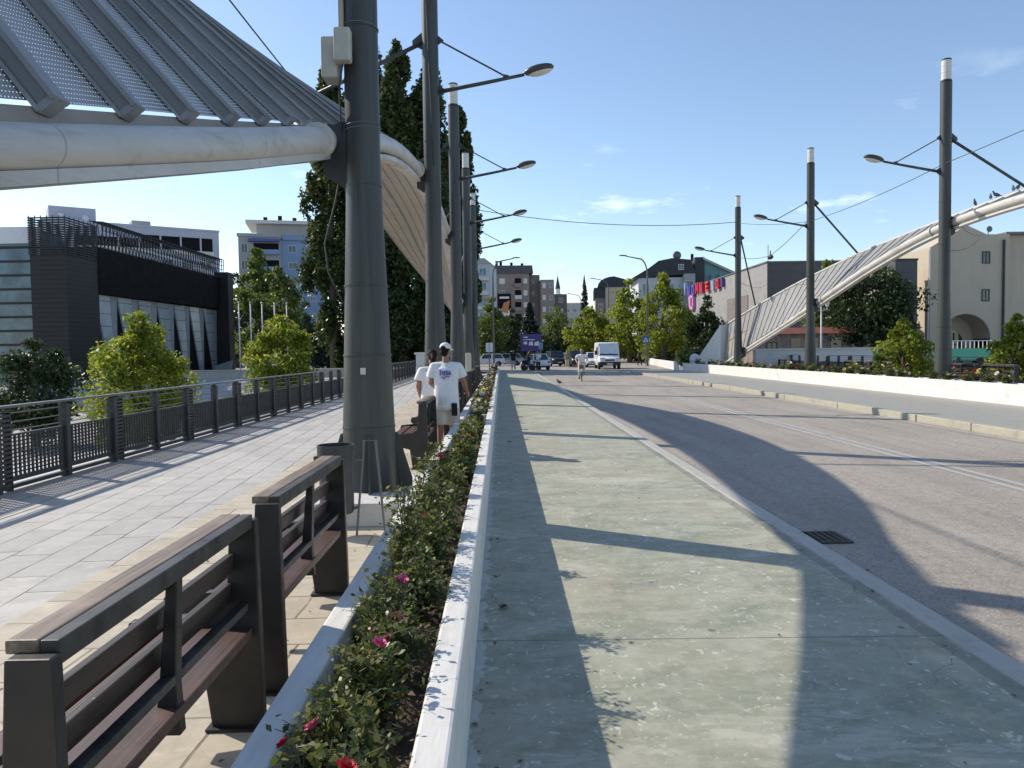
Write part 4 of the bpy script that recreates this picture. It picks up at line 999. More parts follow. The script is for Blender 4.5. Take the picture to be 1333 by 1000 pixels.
# ------------------------------------------------------------------ bicycle and cyclist
def bicycle(loc, rz):
    p = empty('bicycle', loc, rz, 'green bicycle ridden towards the viewer along the road', 'bicycle')
    for nm, y in (('wheel',.53),('wheel',-.53)):
        w = MB(); R0 = .335
        w.tube([(0,y+R0*math.cos(a*.2618),.345+R0*math.sin(a*.2618)) for a in range(25)], .017, 6, False)
        o = w.build(nm, M['rubber'], p, smooth=True)
        s = MB(); s.tube([(0,y+.31*math.cos(a*.2618),.345+.31*math.sin(a*.2618)) for a in range(25)], .009, 5, False)
        for k in range(14):
            a = k*6.283/14; s.tube([(0,y,.345),(0,y+.31*math.cos(a),.345+.31*math.sin(a))], .0018, 3, False)
        s.lathe([(.02,-.03),(.02,.03)], (0,y,.345), 8); s.build('rim', M['chrome'], o)
        fdr = MB(); fdr.tube([(0,y+.375*math.cos(R(a)),.345+.375*math.sin(R(a))) for a in range(20,171,15)], .022, 6); fdr.build('mudguard', M['chrome'], p, smooth=True)
    f = MB(); bb=(0,-.08,.29); st=(0,-.24,.78); hd=(0,.36,.80); hl=(0,.39,.66)
    for a, b, r in ((bb,st,.017),(hl,bb,.019),(hd,(0,-.22,.70),.016),(bb,(.03,-.53,.345),.011),(bb,(-.03,-.53,.345),.011),(st,(.03,-.53,.345),.009),(st,(-.03,-.53,.345),.009),(hd,hl,.02),(hl,(.05,.53,.345),.012),(hl,(-.05,.53,.345),.012)): f.tube([a,b], r, 8)
    f.build('frame', simple('bike_green',(.05,.10,.07),.35,.1), p, smooth=True)
    MB().tube([(-.27,.22,1.02),(-.22,.34,1.05),(0,.38,1.02),(.22,.34,1.05),(.27,.22,1.02)], .013, 8).tube([(0,.36,.80),(0,.38,1.02)], .014, 8).build('handlebar', M['chrome'], p, smooth=True)
    MB().ell((0,-.27,.90), .09,.14,.04, 12, 8).tube([(0,-.24,.76),(0,-.26,.88)], .013, 8).build('saddle', M['plastic'], p, smooth=True)
    c = MB().tube([(-.10,-.08,.29),(.10,-.08,.29)], .012, 8); 
    for s, a in ((-1,-.6),(1,.6+3.14)): c.tube([(s*.09,-.08,.29),(s*.09,-.08+.16*math.sin(a),.29+.16*math.cos(a))], .01, 6); c.box(s*.14-.045,-.08+.16*math.sin(a)-.03,.28+.16*math.cos(a),s*.14+.045,-.08+.16*math.sin(a)+.03,.305+.16*math.cos(a))
    c.build('crank', M['chrome'], p)
    MB().ell((0,.47,.80), .045,.04,.045, 10, 8).build('headlight', M['lampglass'], p, smooth=True)
    MB().box(-.13,.42,.70,.13,.62,.90).build('basket', M['rail'], p)
cyl = (at(757,42), 42, -.10)
bicycle(cyl, math.pi-.12)
J = dict(pelvis=(0,-.26,.98), chest=(0,-.12,1.30), neck=(0,-.04,1.50), head=(0,0,1.645), face=(0,1,1.60),
  hip_l=(-.10,-.24,.95), knee_l=(-.13,.10,.72), ankle_l=(-.13,-.02,.29+.22), hip_r=(.10,-.24,.95), knee_r=(.12,.02,.52), ankle_r=(.13,-.12,.21),
  shoulder_l=(-.20,-.08,1.43), elbow_l=(-.31,.06,1.20), wrist_l=(-.27,.24,1.07), shoulder_r=(.20,-.08,1.43), elbow_r=(.31,.06,1.20), wrist_r=(.27,.24,1.07), hem=(0,-.24,.93))
person('grey haired man in white shirt cycling towards the viewer on the road', cyl, math.pi-.12, J, 'cloth_w', 'cloth_c', 'trousers', 'greyhair', 'bald', None, 'skin', .014, .62, .92, shoe='cloth_k')
# ------------------------------------------------------------------ vehicles
def wheel(p, x, y, r, w=.2, s=1):
    o = MB().lathe([(r*.62,-w/2),(r*.97,-w/2),(r,-w/2+.03),(r,w/2-.03),(r*.97,w/2),(r*.62,w/2)], n=22).xform(Matrix.Translation((x,y,r)) @ Matrix.Rotation(math.pi/2,4,'Y')).build('wheel', M['rubber'], p, autosm=40)
    q = MB().lathe([(.04,-w*.3),(r*.6,-w*.35),(r*.64,w*.46),(r*.5,w*.42),(r*.12,w*.52)], n=18)
    if s < 0: q.xform(Matrix.Rotation(math.pi,4,'Y'))
    q.xform(Matrix.Translation((x,y,r)) @ Matrix.Rotation(math.pi/2,4,'Y')).build('rim', M['chrome'], o, autosm=40)
def section_body(st, n=12):
    """st: list of (y, zlow, zhigh, halfwidth_low, halfwidth_high)"""
    mb = MB(); vs = []
    for y, z0, z1, a, b in st:
        vs += [(-a*.94,y,z0),(-a,y,z0+(z1-z0)*.30),(-a*.995,y,z0+(z1-z0)*.55),(-b,y,z1-.035),(-b+.05,y,z1),(b-.05,y,z1),(b,y,z1-.035),(a*.995,y,z0+(z1-z0)*.55),(a,y,z0+(z1-z0)*.30),(a*.94,y,z0)]
    m = len(st); n = 10
    fs = [(i*n+k, i*n+(k+1)%n, (i+1)*n+(k+1)%n, (i+1)*n+k) for i in range(m-1) for k in range(n)] + [tuple(range(n-1,-1,-1)), tuple(range((m-1)*n,m*n))]
    return mb.add(vs, fs)
def car(label, loc, rz, paint, L=4.2, H=1.46, Wd=1.76, suv=False):
    """front at +y"""
    p = empty('parked_car', loc, rz, label, 'car', 'cars at the junction beyond the bridge'); h = L/2; a = Wd/2; zb = .92 if not suv else 1.05
    section_body([(-h,.42,zb-.12,a*.82,a*.74),(-h+.12,.28,zb-.03,a*.95,a*.88),(-h+.6,.24,zb,a,a*.94),(h-1.3,.24,zb-.02,a,a*.94),(h-.5,.24,zb-.14,a*.98,a*.88),(h-.1,.28,zb-.24,a*.9,a*.78),(h,.40,zb-.34,a*.76,a*.66)]).build('body', paint, p, bevel=.03, autosm=50)
    y0, y1, y2, y3 = (-h+.12, -h+.55, h-1.75, h-1.15)
    if suv: y0, y1 = -h+.06, -h+.28
    cb = MB(); t = H-.02
    cb.add([(-a*.9,y0,zb-.05),(a*.9,y0,zb-.05),(a*.9,y3,zb-.05),(-a*.9,y3,zb-.05),(-a*.70,y1,t),(a*.70,y1,t),(a*.70,y2,t),(-a*.70,y2,t)], [(3,2,1,0),(4,5,6,7),(0,1,5,4),(1,2,6,5),(2,3,7,6),(3,0,4,7)])
    cb.build('roof', paint, p, bevel=.05)
    lerp = lambda u, v, t_: tuple(i+(j-i)*t_ for i, j in zip(u, v))
    def pane(nm, A, B, C, D, off):
        o = Vector(off); c = (Vector(A)+Vector(B)+Vector(C)+Vector(D))/4; q = [c + (Vector(v)-c)*.84 + o for v in (A,B,C,D)]
        q2 = [v - o*2.2 for v in q]
        MB().add(q+q2, [(0,1,2,3),(7,6,5,4),(0,4,5,1),(1,5,6,2),(2,6,7,3),(3,7,4,0)]).build(nm, M['glass'], p)
    V = cb.v
    pane('windscreen', V[3],V[2],V[6],V[7], (0,.010,.008)); pane('rear_window', V[1],V[0],V[4],V[5], (0,-.012,.006))
    ym = (y1+y2)/2
    for s, nm in ((1,'side_window'),(-1,'side_window')):
        lo0, lo1 = (s*a*.9,y0,zb-.05),(s*a*.9,y3,zb-.05); hi0, hi1 = (s*a*.70,y1,t),(s*a*.70,y2,t)
        lm_, hm_ = lerp(lo0,lo1,.5), lerp(hi0,hi1,.5)
        pane(nm, lo0,lm_,hm_,hi0, (s*.012,0,.005)); pane(nm, lm_,lo1,hi1,hm_, (s*.012,0,.005))
    r = .31 if not suv else .35
    for s in (-1,1):
        wheel(p, s*(a-.09), h-.85, r, .2, s); wheel(p, s*(a-.09), -h+.80, r, .2, s)
        MB().ell((s*a*.66,h-.12,zb-.33), .17,.10,.085, 12, 8).build('headlight', M['lampglass'], p, smooth=True)
        MB().box(s*a*.74-.12,-h-.005,zb-.30,s*a*.74+.08,-h+.10,zb-.12).build('tail_light', M['red'], p, bevel=.02)
        MB().ell((s*(a+.06),h-1.45,zb+.03), .09,.05,.065, 10, 6).build('wing_mirror', paint, p, smooth=True)
    MB().box(-a*.45,h-.06,.50,a*.45,h+.012,.62).build('grille', M['plastic'], p, bevel=.01)
    MB().box(-a*.88,h-.14,.26,a*.88,h-.01,.40).box(-a*.88,-h+.01,.28,a*.88,-h+.1,.42).build('bumper', M['plastic'], p, bevel=.03)
    MB().box(-.25,h+.004,.40,.25,h+.022,.50).build('number_plate', M['paper'], p); MB().box(-.25,-h-.022,.52,.25,-h-.004,.63).build('number_plate', M['paper'], p)
    return p
Z = -.112
car('white car with people gathered beside it at the end of the green path', (3.0,68.5,Z), .25, M['carwhite'])
car('dark estate car, leftmost of the queue beyond the cyclist', (at(723,84),84,Z), math.pi+.15, M['cardark'], 4.5, 1.68, 1.85, True)
car('silver car queueing behind the dark estate car', (at(742,88),88,Z), math.pi+.1, M['carsilver'])
car('black tall car half hidden behind the cyclist', (at(752,80),80,Z), math.pi, M['cardark'], 4.4, 1.72, 1.85, True)
car('white car with dark windows just left of the white van', (at(772,77),77,Z), math.pi-.05, M['carwhite'], 4.1, 1.5, 1.74)
car('silver car parked sideways behind the person in lilac trousers', (at(659,92),92,Z), 1.45, M['carsilver'])
car('white car parked far left behind the notice board', (at(634,88),88,Z), 1.6, M['carwhite'])
car('dark car parked under the trees to the right of the van', (at(872,90),90,Z), 1.5, M['cardark'])
car('silver car parked under the trees near the concrete foot wall', (at(903,86),86,Z), 1.6, M['carsilver'])
def van():
    p = empty('van', (at(796,66)+.1,69.5,Z), math.pi-.04, 'white delivery van with black bumper driving towards the bridge', 'van'); pt = M['carwhite']; k = MB()
    h, a = 2.6, .98
    section_body([(-h,.42,2.30,a*.97,a*.90),(-h+.05,.36,2.38,a,a*.92),(1.05,.36,2.38,a,a*.92),(1.35,.36,2.30,a,a*.90),(1.36,.36,1.26,a,a*.96),(1.95,.36,1.16,a*.98,a*.92),(2.35,.36,1.02,a*.95,a*.86),(h-.05,.42,.92,a*.86,a*.74)]).build('body', pt, p, bevel=.03, autosm=50)
    MB().add([(-a*.92,1.25,1.24),(a*.92,1.25,1.24),(a*.90,1.92,1.15),(-a*.90,1.92,1.15),(-a*.82,1.0,2.30),(a*.82,1.0,2.30),(a*.80,1.32,2.27),(-a*.80,1.32,2.27)], [(3,2,1,0),(4,5,6,7),(0,1,5,4),(1,2,6,5),(2,3,7,6),(3,0,4,7)]).build('cab', pt, p, bevel=.03)
    MB().add([(-a*.84,1.875,1.24),(a*.84,1.875,1.24),(a*.76,1.345,2.18),(-a*.76,1.345,2.18),(-a*.84,1.80,1.22),(a*.84,1.80,1.22),(a*.76,1.28,2.15),(-a*.76,1.28,2.15)], [(0,1,2,3),(7,6,5,4),(0,4,5,1),(1,5,6,2),(2,6,7,3),(3,7,4,0)]).build('windscreen', M['glass'], p)
    for s in (-1,1):
        MB().box(s*a*1.0-.02,.35,1.30,s*a*1.0+.012,1.25,1.95).build('side_window', M['glass'], p)
        MB().prism([(2.42,.86),(2.56,.80),(2.50,1.02),(2.25,1.08)], 0, s*a*.48, s*a*.86).build('headlight', M['lampglass'], p, bevel=.02)
        wheel(p, s*(a-.12), 1.75, .34, .22, s); wheel(p, s*(a-.12), -1.7, .34, .22, s)
        MB().box(s*1.0-.02 if s>0 else -1.22,1.25,1.28,1.22 if s>0 else -.98,1.37,1.66).build('wing_mirror', M['plastic'], p, bevel=.03)
    MB().box(-a*.95,2.30,.33,a*.95,2.62,.66).box(-a*.98,1.5,.34,-a*.94,2.5,.62).box(a*.94,1.5,.34,a*.98,2.5,.62).build('bumper', M['plastic'], p, bevel=.05)
    MB().box(-a*.42,2.50,.74,a*.42,2.575,.88).build('grille', M['plastic'], p, bevel=.02)
    MB().box(-.26,2.61,.42,.26,2.64,.53).build('number_plate', M['paper'], p)
    w = MB(); w.tube([(-.55,1.90,1.25),(.10,1.76,1.44)], .012, 5).tube([(.15,1.90,1.25),(.72,1.76,1.44)], .012, 5); w.build('wiper', M['plastic'], p)
van()
def handcart():
    p = empty('handcart', (2.2,62.6,0), .1, 'dark handcart standing on the end of the green path', 'cart')
    MB().box(-.5,-.3,.45,.5,.3,.52).box(-.5,-.3,.52,-.46,.3,.80).box(.46,-.3,.52,.5,.3,.80).build('tray', M['plastic'], p)
    MB().box(-.42,-.22,.525,-.05,.2,.86).build('dark_bag', M['cloth_k'], p, bevel=.05)
    for x in (-.35,.35): 
        w = MB().lathe([(.05,-.03),(.22,-.03),(.22,.03),(.05,.03)], n=16).xform(Matrix.Translation((x,-.32,.22)) @ Matrix.Rotation(math.pi/2,4,'X')); w.build('wheel', M['rubber'], p)
        w = MB().lathe([(.05,-.03),(.22,-.03),(.22,.03),(.05,.03)], n=16).xform(Matrix.Translation((x,.32,.22)) @ Matrix.Rotation(math.pi/2,4,'X')); w.build('wheel', M['rubber'], p)
    MB().tube([(.5,-.25,.6),(.95,-.25,.95),(.95,.25,.95),(.5,.25,.6)], .018, 6).build('handle', M['steel'], p)
handcart()

# ------------------------------------------------------------------ buildings
WIN = {}
def window(b, c, ax, w, h, glass='glass', frame='paper', sill=True):
    """c: centre on the wall (local); ax: outward normal as angle index 0:-y 1:+x 2:+y 3:-x"""
    key = (round(w,2), round(h,2), glass, frame)
    if key not in WIN:
        f = MB(); t = .07
        f.box(-w/2,-.06,-h/2,-w/2+t,.02,h/2).box(w/2-t,-.06,-h/2,w/2,.02,h/2).box(-w/2+t,-.06,h/2-t,w/2-t,.02,h/2).box(-w/2+t,-.06,-h/2,w/2-t,.02,-h/2+t).box(-.03,-.05,-h/2+t,.03,.02,h/2-t)
        f.cur = 1; f.box(-w/2+t,-.025,-h/2+t,w/2-t,.018,h/2-t)
        o = f.build('window', [M[frame], M[glass]], b); WIN[key] = o
    else:
        o = WIN[key].copy(); COL.objects.link(o); o.parent = b
    o.location = c; o.rotation_euler = (0,0,ax*math.pi/2); return o
def building(name, label, loc, rz, w, d, h, mat, cat='building', group=None):
    b = empty(name, loc, rz, label, cat, group)
    MB().box(0,0,-1.5,w,d,h).build('wall', M[mat] if isinstance(mat,str) else mat, b)
    return b
M['lilac'] = m_plaster('lilac_render', (.50,.50,.58)); M['paleblue'] = m_plaster('pale_blue_render', (.24,.34,.50)); M['greyblock'] = m_plaster('grey_render', (.42,.41,.39))
M['brown'] = m_plaster('brown_render', (.27,.225,.195), .15); M['brown2'] = m_plaster('brown_render_dark', (.20,.165,.15), .15); M['cream'] = m_plaster('cream_render', (.50,.43,.33), .08)
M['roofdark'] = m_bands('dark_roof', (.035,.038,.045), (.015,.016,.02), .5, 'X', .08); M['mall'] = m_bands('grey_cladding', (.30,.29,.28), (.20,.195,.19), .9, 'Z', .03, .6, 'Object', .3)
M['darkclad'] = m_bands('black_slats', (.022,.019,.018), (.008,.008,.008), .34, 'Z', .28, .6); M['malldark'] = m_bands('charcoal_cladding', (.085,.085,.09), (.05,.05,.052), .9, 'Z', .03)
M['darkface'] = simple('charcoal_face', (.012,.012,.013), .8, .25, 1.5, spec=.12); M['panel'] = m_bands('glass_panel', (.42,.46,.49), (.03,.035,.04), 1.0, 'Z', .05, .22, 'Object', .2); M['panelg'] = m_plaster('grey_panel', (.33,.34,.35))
M['brick'] = m_stone('brick_wall', [(.16,.11,.085),(.24,.17,.13),(.30,.23,.18)], .4, .2, 0, (.25,.22,.19), .02); M['tile'] = simple('roof_tile', (.27,.10,.065), .8, .3, 6)
M['teal'] = m_plaster('teal_glass', (.16,.30,.29)); M['awning'] = simple('green_awning', (.02,.15,.10), .6, .12, 3); M['stonewhite'] = m_plaster('minaret_stone', (.66,.64,.60))
M['lattice'] = simple('lattice_steel', (.022,.021,.022), .6, .2, 3)

# black cultural building on the left
def black_building():
    b = empty('cultural_building', (-31.2,56,-2), -.03, 'black slatted building with slanted glass panels and a lattice along its roof', 'building')
    # tower block, front towards the bridge
    MB().box(-2.6,0,-1.5,0,4.2,11.0).build('tower', M['darkclad'], b)
    lt = MB()
    for k in range(16): lt.box(-2.64,-.06,11.03+k*.17,.0,-.02,11.13+k*.17); lt.box(.0,-.06,11.03+k*.17,.04,4.2,11.13+k*.17); lt.box(-2.64,4.18,11.03+k*.17,.0,4.24,11.13+k*.17); lt.box(-2.66,-.06,11.03+k*.17,-2.62,4.2,11.13+k*.17)
    for k in range(7): lt.box(-2.6+k*.43,-.02,11.0,-2.55+k*.43,.03,13.8)
    for k in range(8): lt.box(-.03,k*.6,11.0,.02,.05+k*.6,13.8)
    lt.build('lattice_screen', M['lattice'], b)
    # glass stair left of the tower
    g = MB().box(-9,1.2,-1.5,-2.6,4,12.9); g.build('glass_stair', M['bglass'], b)
    fl = MB()
    for k in range(13): fl.box(-9,1.1,-.6+k*1.02,-2.602,1.2,-.44+k*1.02)
    fl.build('floor_band', M['lattice'], b)
    MB().box(-9,1.04,12.0,-2.601,1.5,13.2).build('white_band', M['paper'], b)
    # long wing: fascia + leaning panels, runs away from the bridge
    y0, y1 = 4.2, 28.0; L = y1-y0
    zt = lambda y: 12.1 - (y-y0)*.005
    MB().prism([(y0,-1.5),(y1,-1.5),(y1,zt(y1)),(y0,zt(y0))], 0, -8, -.6).build('wall', M['darkface'], b)
    MB().prism([(y0,8.5),(y1-.8,8.6),(y1,zt(y1)),(y0,zt(y0))], 0, -.6, .08).build('fascia', M['darkface'], b)
    n = 7; pw = L/n
    for k in range(n):
        a = y0+.1+k*pw; c = a+pw*.96
        MB().prism([(a,8.48),(c,8.48),(c-.06*pw,1.2),(c+.12*pw,-1.2),(a+.95*pw,-1.2)], 0, -.58, -.44).build('slanted_panel', M['panel'], b)
        MB().prism([(a+.66*pw,8.44),(c-.01,8.44),(c-.08*pw,1.6),(c-.10*pw,1.6)], 0, -.436, -.41).build('grey_panel', M['panelg'], b)
    MB().box(-.55,y1-9.5,-1.5,.75,y1-.5,1.9).build('entrance_glass', M['bglass'], b)
    MB().prism([(y1-4.5,2.4),(y1+.3,3.0),(y1-1.5,-.8),(y1-2.4,-.8)], 0, .76, 1.1).build('entrance_fin', M['panelg'], b)
    MB().box(-.6,y1,-1.5,.9,y1+1.5,zt(y1)+.6).build('end_wall', M['darkclad'], b)
    # rooftop lattice box
    lt = MB(); y = y0+.3
    while y < y1+1.2:
        z = zt(y); lt.bar((-.5,y,z),(-1.2,y+.9,z+2.2),.07,.07).bar((.08,y,z),(-.1,y+.9,z+2.1),.07,.07).bar((-.1,y+.9,z+2.1),(-1.2,y+.9,z+2.2),.06,.06); y += .55
    for x, dz in ((.08,.05),(.04,.5),(.0,.95),(-.04,1.4),(-.08,1.8),(-.1,2.1),(-.3,2.12),(-.8,2.16),(-1.2,2.2),(-.9,1.1)):
        lt.bar((x,y0+.2+dz*.4,zt(y0)+dz),(x,y1+1.2,zt(y1)+dz),.05,.05)
    lt.build('roof_lattice', M['lattice'], b)
    def txt(s, size, loc):
        cu = bpy.data.curves.new('letter', 'FONT'); cu.body = s; cu.size = size; cu.extrude = .04
        o = bpy.data.objects.new('letter', cu); me = bpy.data.meshes.new_from_object(o); bpy.data.objects.remove(o)
        q = bpy.data.objects.new('letter', me); COL.objects.link(q); me.materials.append(M['rail']); q.parent = b
        q.location = loc; q.rotation_euler = (math.pi/2,0,.5)
    txt('IG', 1.0, (1.6,y1-3.2,.2)); txt('OS', .9, (1.6,y1-3.2,-.75))
    cn = MB().box(.9,y1-7.5,.9,3.4,y1-1.5,1.25)
    for yy in (y1-7.2,y1-4.6,y1-1.9): cn.box(3.1,yy,-1.4,3.25,yy+.12,.9)
    cn.build('canopy', M['darkface'], b)
black_building()
for k, x in enumerate((-22.3,-21.5,-20.7,-19.8,-18.9)):
    if k == 0:
        f0 = empty('flagpole', (x,66,-1.2), 0, 'bare white flagpole, first in the row counted from the black building', 'flagpole', 'white flagpoles'); MB().tube([(0,0,0),(0,0,7.2)], [.07,.05], 8).build('pole', M['paper'], f0, smooth=True); MB().ell((0,0,7.25),.09,.09,.09,8,6).build('finial', M['chrome'], f0, smooth=True)
    else: dup(f0, (x,66+k*.6,-1.2), label='bare white flagpole, %s in the row counted from the black building' % ('','second','third','fourth','last')[k])

def apartment_left():
    b = building('apartment_block', 'pale lilac apartment block rising behind the black building', (-64.5,110,1.0), .58, 24, 12, 20.0, 'lilac')
    MB().box(-.1,-.1,20.0,24.1,12.1,20.3).build('roof_edge', M['lilac'], b)
    MB().box(1.0,1.5,20.3,7.0,7,22.4).build('roof_house', M['lilac'], b); MB().box(12,3,20.3,14.6,6,21.4).build('roof_house', M['greyblock'], b)
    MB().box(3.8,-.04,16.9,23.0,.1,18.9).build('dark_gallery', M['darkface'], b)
    for x in range(7):
        if x in (0,1,2): MB().prism([(-.05,19.0),(-.9,18.2),(-.9,18.14),(-.05,18.94)], 0, 3.9+x*2.9, 6.6+x*2.9).build('sun_blind', M['lilac'], b)
        MB().box(3.7+x*2.9,-.12,16.8,3.95+x*2.9,.0,19.0).build('pier', M['lilac'], b)
        for z in (14.7, 11.6, 8.5): window(b, (5.4+x*2.75,0,z), 0, 1.7, 1.3, 'glass', 'paper')
    MB().box(3.6,-.16,16.2,23.2,-.0,16.85).build('parapet', M['stonewhite'], b)
    for z in (18,14.7,11.5): window(b, (2,0,z), 0, .7, 1.2)
    for z in (18,14.7,11.5):
        for y in (3,6,9): window(b, (0,y,z), 3, 1.6, 1.4)
    for x, y in ((2.5,1.6),(5.6,1.8)): MB().ell((x,y-.4,20.9), .5,.1,.5, 12, 8).build('satellite_dish', M['paper'], b, smooth=True)
apartment_left()
def old_left():
    b = building('house', 'old pinkish building with grey roofs at the left edge of view behind the glass stair', (-92,120,0), .2, 26, 10, 18.5, m_plaster('pink_render', (.42,.26,.24)))
    MB().prism([(-.5,18.5),(10.5,18.5),(8,21.2),(2,21.2)], 0, -.4, 26.4).build('roof', M['greyblock'], b)
    for k in range(7): window(b, (2+k*3.6,0,16.2), 0, 1.5, 1.6)
    for k in range(3): MB().box(4+k*8,4,21.2,5+k*8,5,22.6).build('chimney', M['greyblock'], b)
old_left()
def blue_tower():
    b = building('apartment_tower', 'blue and grey apartment tower with roof terrace between black building and poplars', (-46.4,138,0), .22, 7.2, 14, 22.6, 'greyblock')
    MB().box(7.2,.6,-1.5,15,13.4,22.2).build('blue_wing', M['paleblue'], b)
    MB().box(3.0,2,22.6,15,12,25.2).build('roof_house', M['greyblock'], b); MB().box(1.2,1,25.2,15.4,12.6,25.8).build('roof_slab', M['stonewhite'], b)
    MB().box(-.2,-.25,22.6,7.3,.1,23.2).build('parapet', M['greyblock'], b); MB().box(7.6,.2,22.2,15.2,.6,23.0).build('parapet', M['paleblue'], b)
    for k in range(4): MB().box(4+k*2.6,5,25.8,4.7+k*2.6,5.6,27.0+.3*(k%2)).build('chimney', M['darkface'], b)
    for z in (20.6,17.6,14.6,11.6,8.6):
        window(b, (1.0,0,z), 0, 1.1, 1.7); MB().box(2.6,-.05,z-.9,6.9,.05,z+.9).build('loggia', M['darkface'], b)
        MB().box(2.4,-.9,z-1.15,7.0,.0,z-.30).build('balcony', M['paleblue'], b)
        window(b, (9.2,.6,z), 0, 1.4, 1.3); window(b, (12.6,.6,z), 0, 1.0, .9)
    MB().box(1.8,-1.1,21.7,7.1,.0,22.2).build('sun_blind', simple('blind_blue',(.10,.13,.33),.7), b)
blue_tower()
def brown_block():
    b = building('apartment_block', 'brown apartment block with dark roof and big poster, left of the minaret', (-4.5,185,0), .05, 11.5, 14, 20.2, 'brown')
    MB().box(11.5,1.5,-1.5,14.2,15,20.0).build('side_wing', M['brown2'], b); MB().box(14.2,-1,-1.5,17.4,13,18.6).build('end_wing', M['brown'], b)
    MB().prism([(-.3,20.2),(14.3,20.2),(12,22.4),(2.2,22.4)], 0, -.2, 12.5).build('roof', M['roofdark'], b)
    for k, x in enumerate((3.6,4.6,7.2,9.8)): MB().box(x,3,22.3,x+.6,3.7,23.6-.2*k).build('chimney', M['darkface'], b)
    for r_ in range(6):
        z = 18.4-r_*2.85
        for k, x in enumerate((.9,2.5,8.7)):
            MB().box(x-.7,-.9,z-1.5,x+.9,0,z-.6).build('balcony', M['brown' if (r_+k)%3 else 'stonewhite'], b)
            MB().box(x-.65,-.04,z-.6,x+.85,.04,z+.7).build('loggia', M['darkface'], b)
        window(b, (5.0,0,z), 0, 1.3, 1.3, 'glass' if r_%2 else 'lampglass'); window(b, (10.6,0,z), 0, .9, 1.2, 'lampglass', 'paper'); window(b, (12.6,1.5,z), 0, .8, 1.2, 'glass', 'brown')
        window(b, (15.0,-1,z-1.2), 0, .8, 1.2, 'lampglass', 'paper'); window(b, (16.6,-1,z-1.2), 0, .8, 1.2)
    ps = MB(); ps.box(3.9,-.35,9.3,7.0,-.2,15.4); q = ps.build('poster', M['darkface'], b)
    MB().prism([(4.3,10.4),(5.4,9.7),(6.7,9.9),(6.8,11.4),(4.1,11.9)], 1, -.40,-.352).build('poster_patch', M['paper'], q); MB().prism([(4.6,11.2),(6.2,10.6),(6.8,13.8),(5.3,13.2)], 1, -.43,-.401).build('poster_patch', simple('poster_orange',(.50,.20,.08),.6), q)
    MB().box(4.3,-.40,14.2,6.6,-.352,14.7).build('poster_patch', M['paper'], q)
brown_block()
def bluish_block():
    b = building('apartment_block', 'bluish white apartment block peeking out right of the farthest left post', (-9.5,150,0), -.1, 7.6, 12, 18.6, m_plaster('white_blue_render',(.48,.52,.56)))
    MB().prism([(-.3,18.6),(7.9,18.6),(6.6,19.6),(.8,19.6)], 1, -.3, 12).build('roof', M['greyblock'], b)
    for r_ in range(6):
        for x in (1.2,3.6,6.2): window(b, (x,0,17-r_*2.8), 0, 1.4, 1.5, 'bglass')
        MB().box(2.6,-1,15.3-r_*2.8,7.4,0,16.0-r_*2.8).build('balcony', M['stonewhite'], b)
bluish_block()
b = building('apartment_block', 'low brown flats just left of the minaret, lower than the block with the poster', (12.3,200,0), 0, 5.0, 12, 16.2, 'brown2')
for r_ in range(4):
    for x in (1.2,3.4): window(b, (x,0,14.6-r_*2.8), 0, 1.2, 1.3, 'lampglass' if r_%2 else 'glass')
def minaret(label, x, D, ytop, mat, sc):
    zt = zz(x, ytop, D); m = empty('minaret', (at(x,D),D,0), 0, label, 'minaret', None); H = zt
    MB().lathe([(2.3*sc,0),(2.3*sc,H*.50),(1.35*sc,H*.55),(1.3*sc,H*.72)], n=14).build('shaft', M[mat], m)
    MB().lathe([(1.3*sc,H*.72),(2.0*sc,H*.735),(2.0*sc,H*.765),(1.1*sc,H*.77),(1.1*sc,H*.83)], n=14).build('balcony', M[mat], m)
    MB().lathe([(1.25*sc,H*.83),(.06*sc,H*.995)], n=14).build('spire', M['roofdark'], m); MB().tube([(0,0,H*.99),(0,0,H*1.03)], .06, 5).build('finial', M['chrome'], m)
minaret('slim white minaret with dark pointed spire left of the wide trees', 727, 300, 359, 'stonewhite', .85)
minaret('second, darker minaret spire rising behind the slim conifer', 761.5, 330, 357, 'greyblock', .75)
b = building('building', 'low grey building roof on the skyline between the two minarets', (at(722,260),260,0), 0, 9, 10, zz(735,396,260), 'greyblock')
MB().box(-.2,-.2,zz(735,396,260),9.2,10.2,zz(735,396,260)+.4).build('roof_edge', M['stonewhite'], b)
for x in (2,4.5,7): window(b, (x,0,15.0), 0, 1.3, 1.2)
def beige_house():
    D = 150; b = building('house', 'beige building with curved dark mansard roof left of the tall yellow green trees', (at(776,D),D,0), -.1, 5.0, 9, zz(785,388,D), 'brown')
    h0 = zz(785,388,D)
    MB().box(1.9,-.6,-1.5,6.6,8.4,zz(800,374,D)).build('front_wing', M['cream'], b)
    MB().box(-.3,-.3,h0,1.9,9.3,zz(785,375,D)).build('mansard', M['roofdark'], b)
    ht = zz(800,374,D)
    MB().prism([(.4,ht-.1)]+[(3.6-3.2*math.cos(a*math.pi/10), ht+2.0*math.sin(a*math.pi/10)*(1.0 if a<6 else .9)) for a in range(1,10)]+[(6.8,ht-.1)], 1, -.65, 8).build('roof', M['roofdark'], b)
    for z in (h0-1.8,h0-5,h0-8): window(b, (4.2,-.6,z), 0, .9, 1.3); window(b, (1.0,0,z), 0, .9, 1.3)
beige_house()
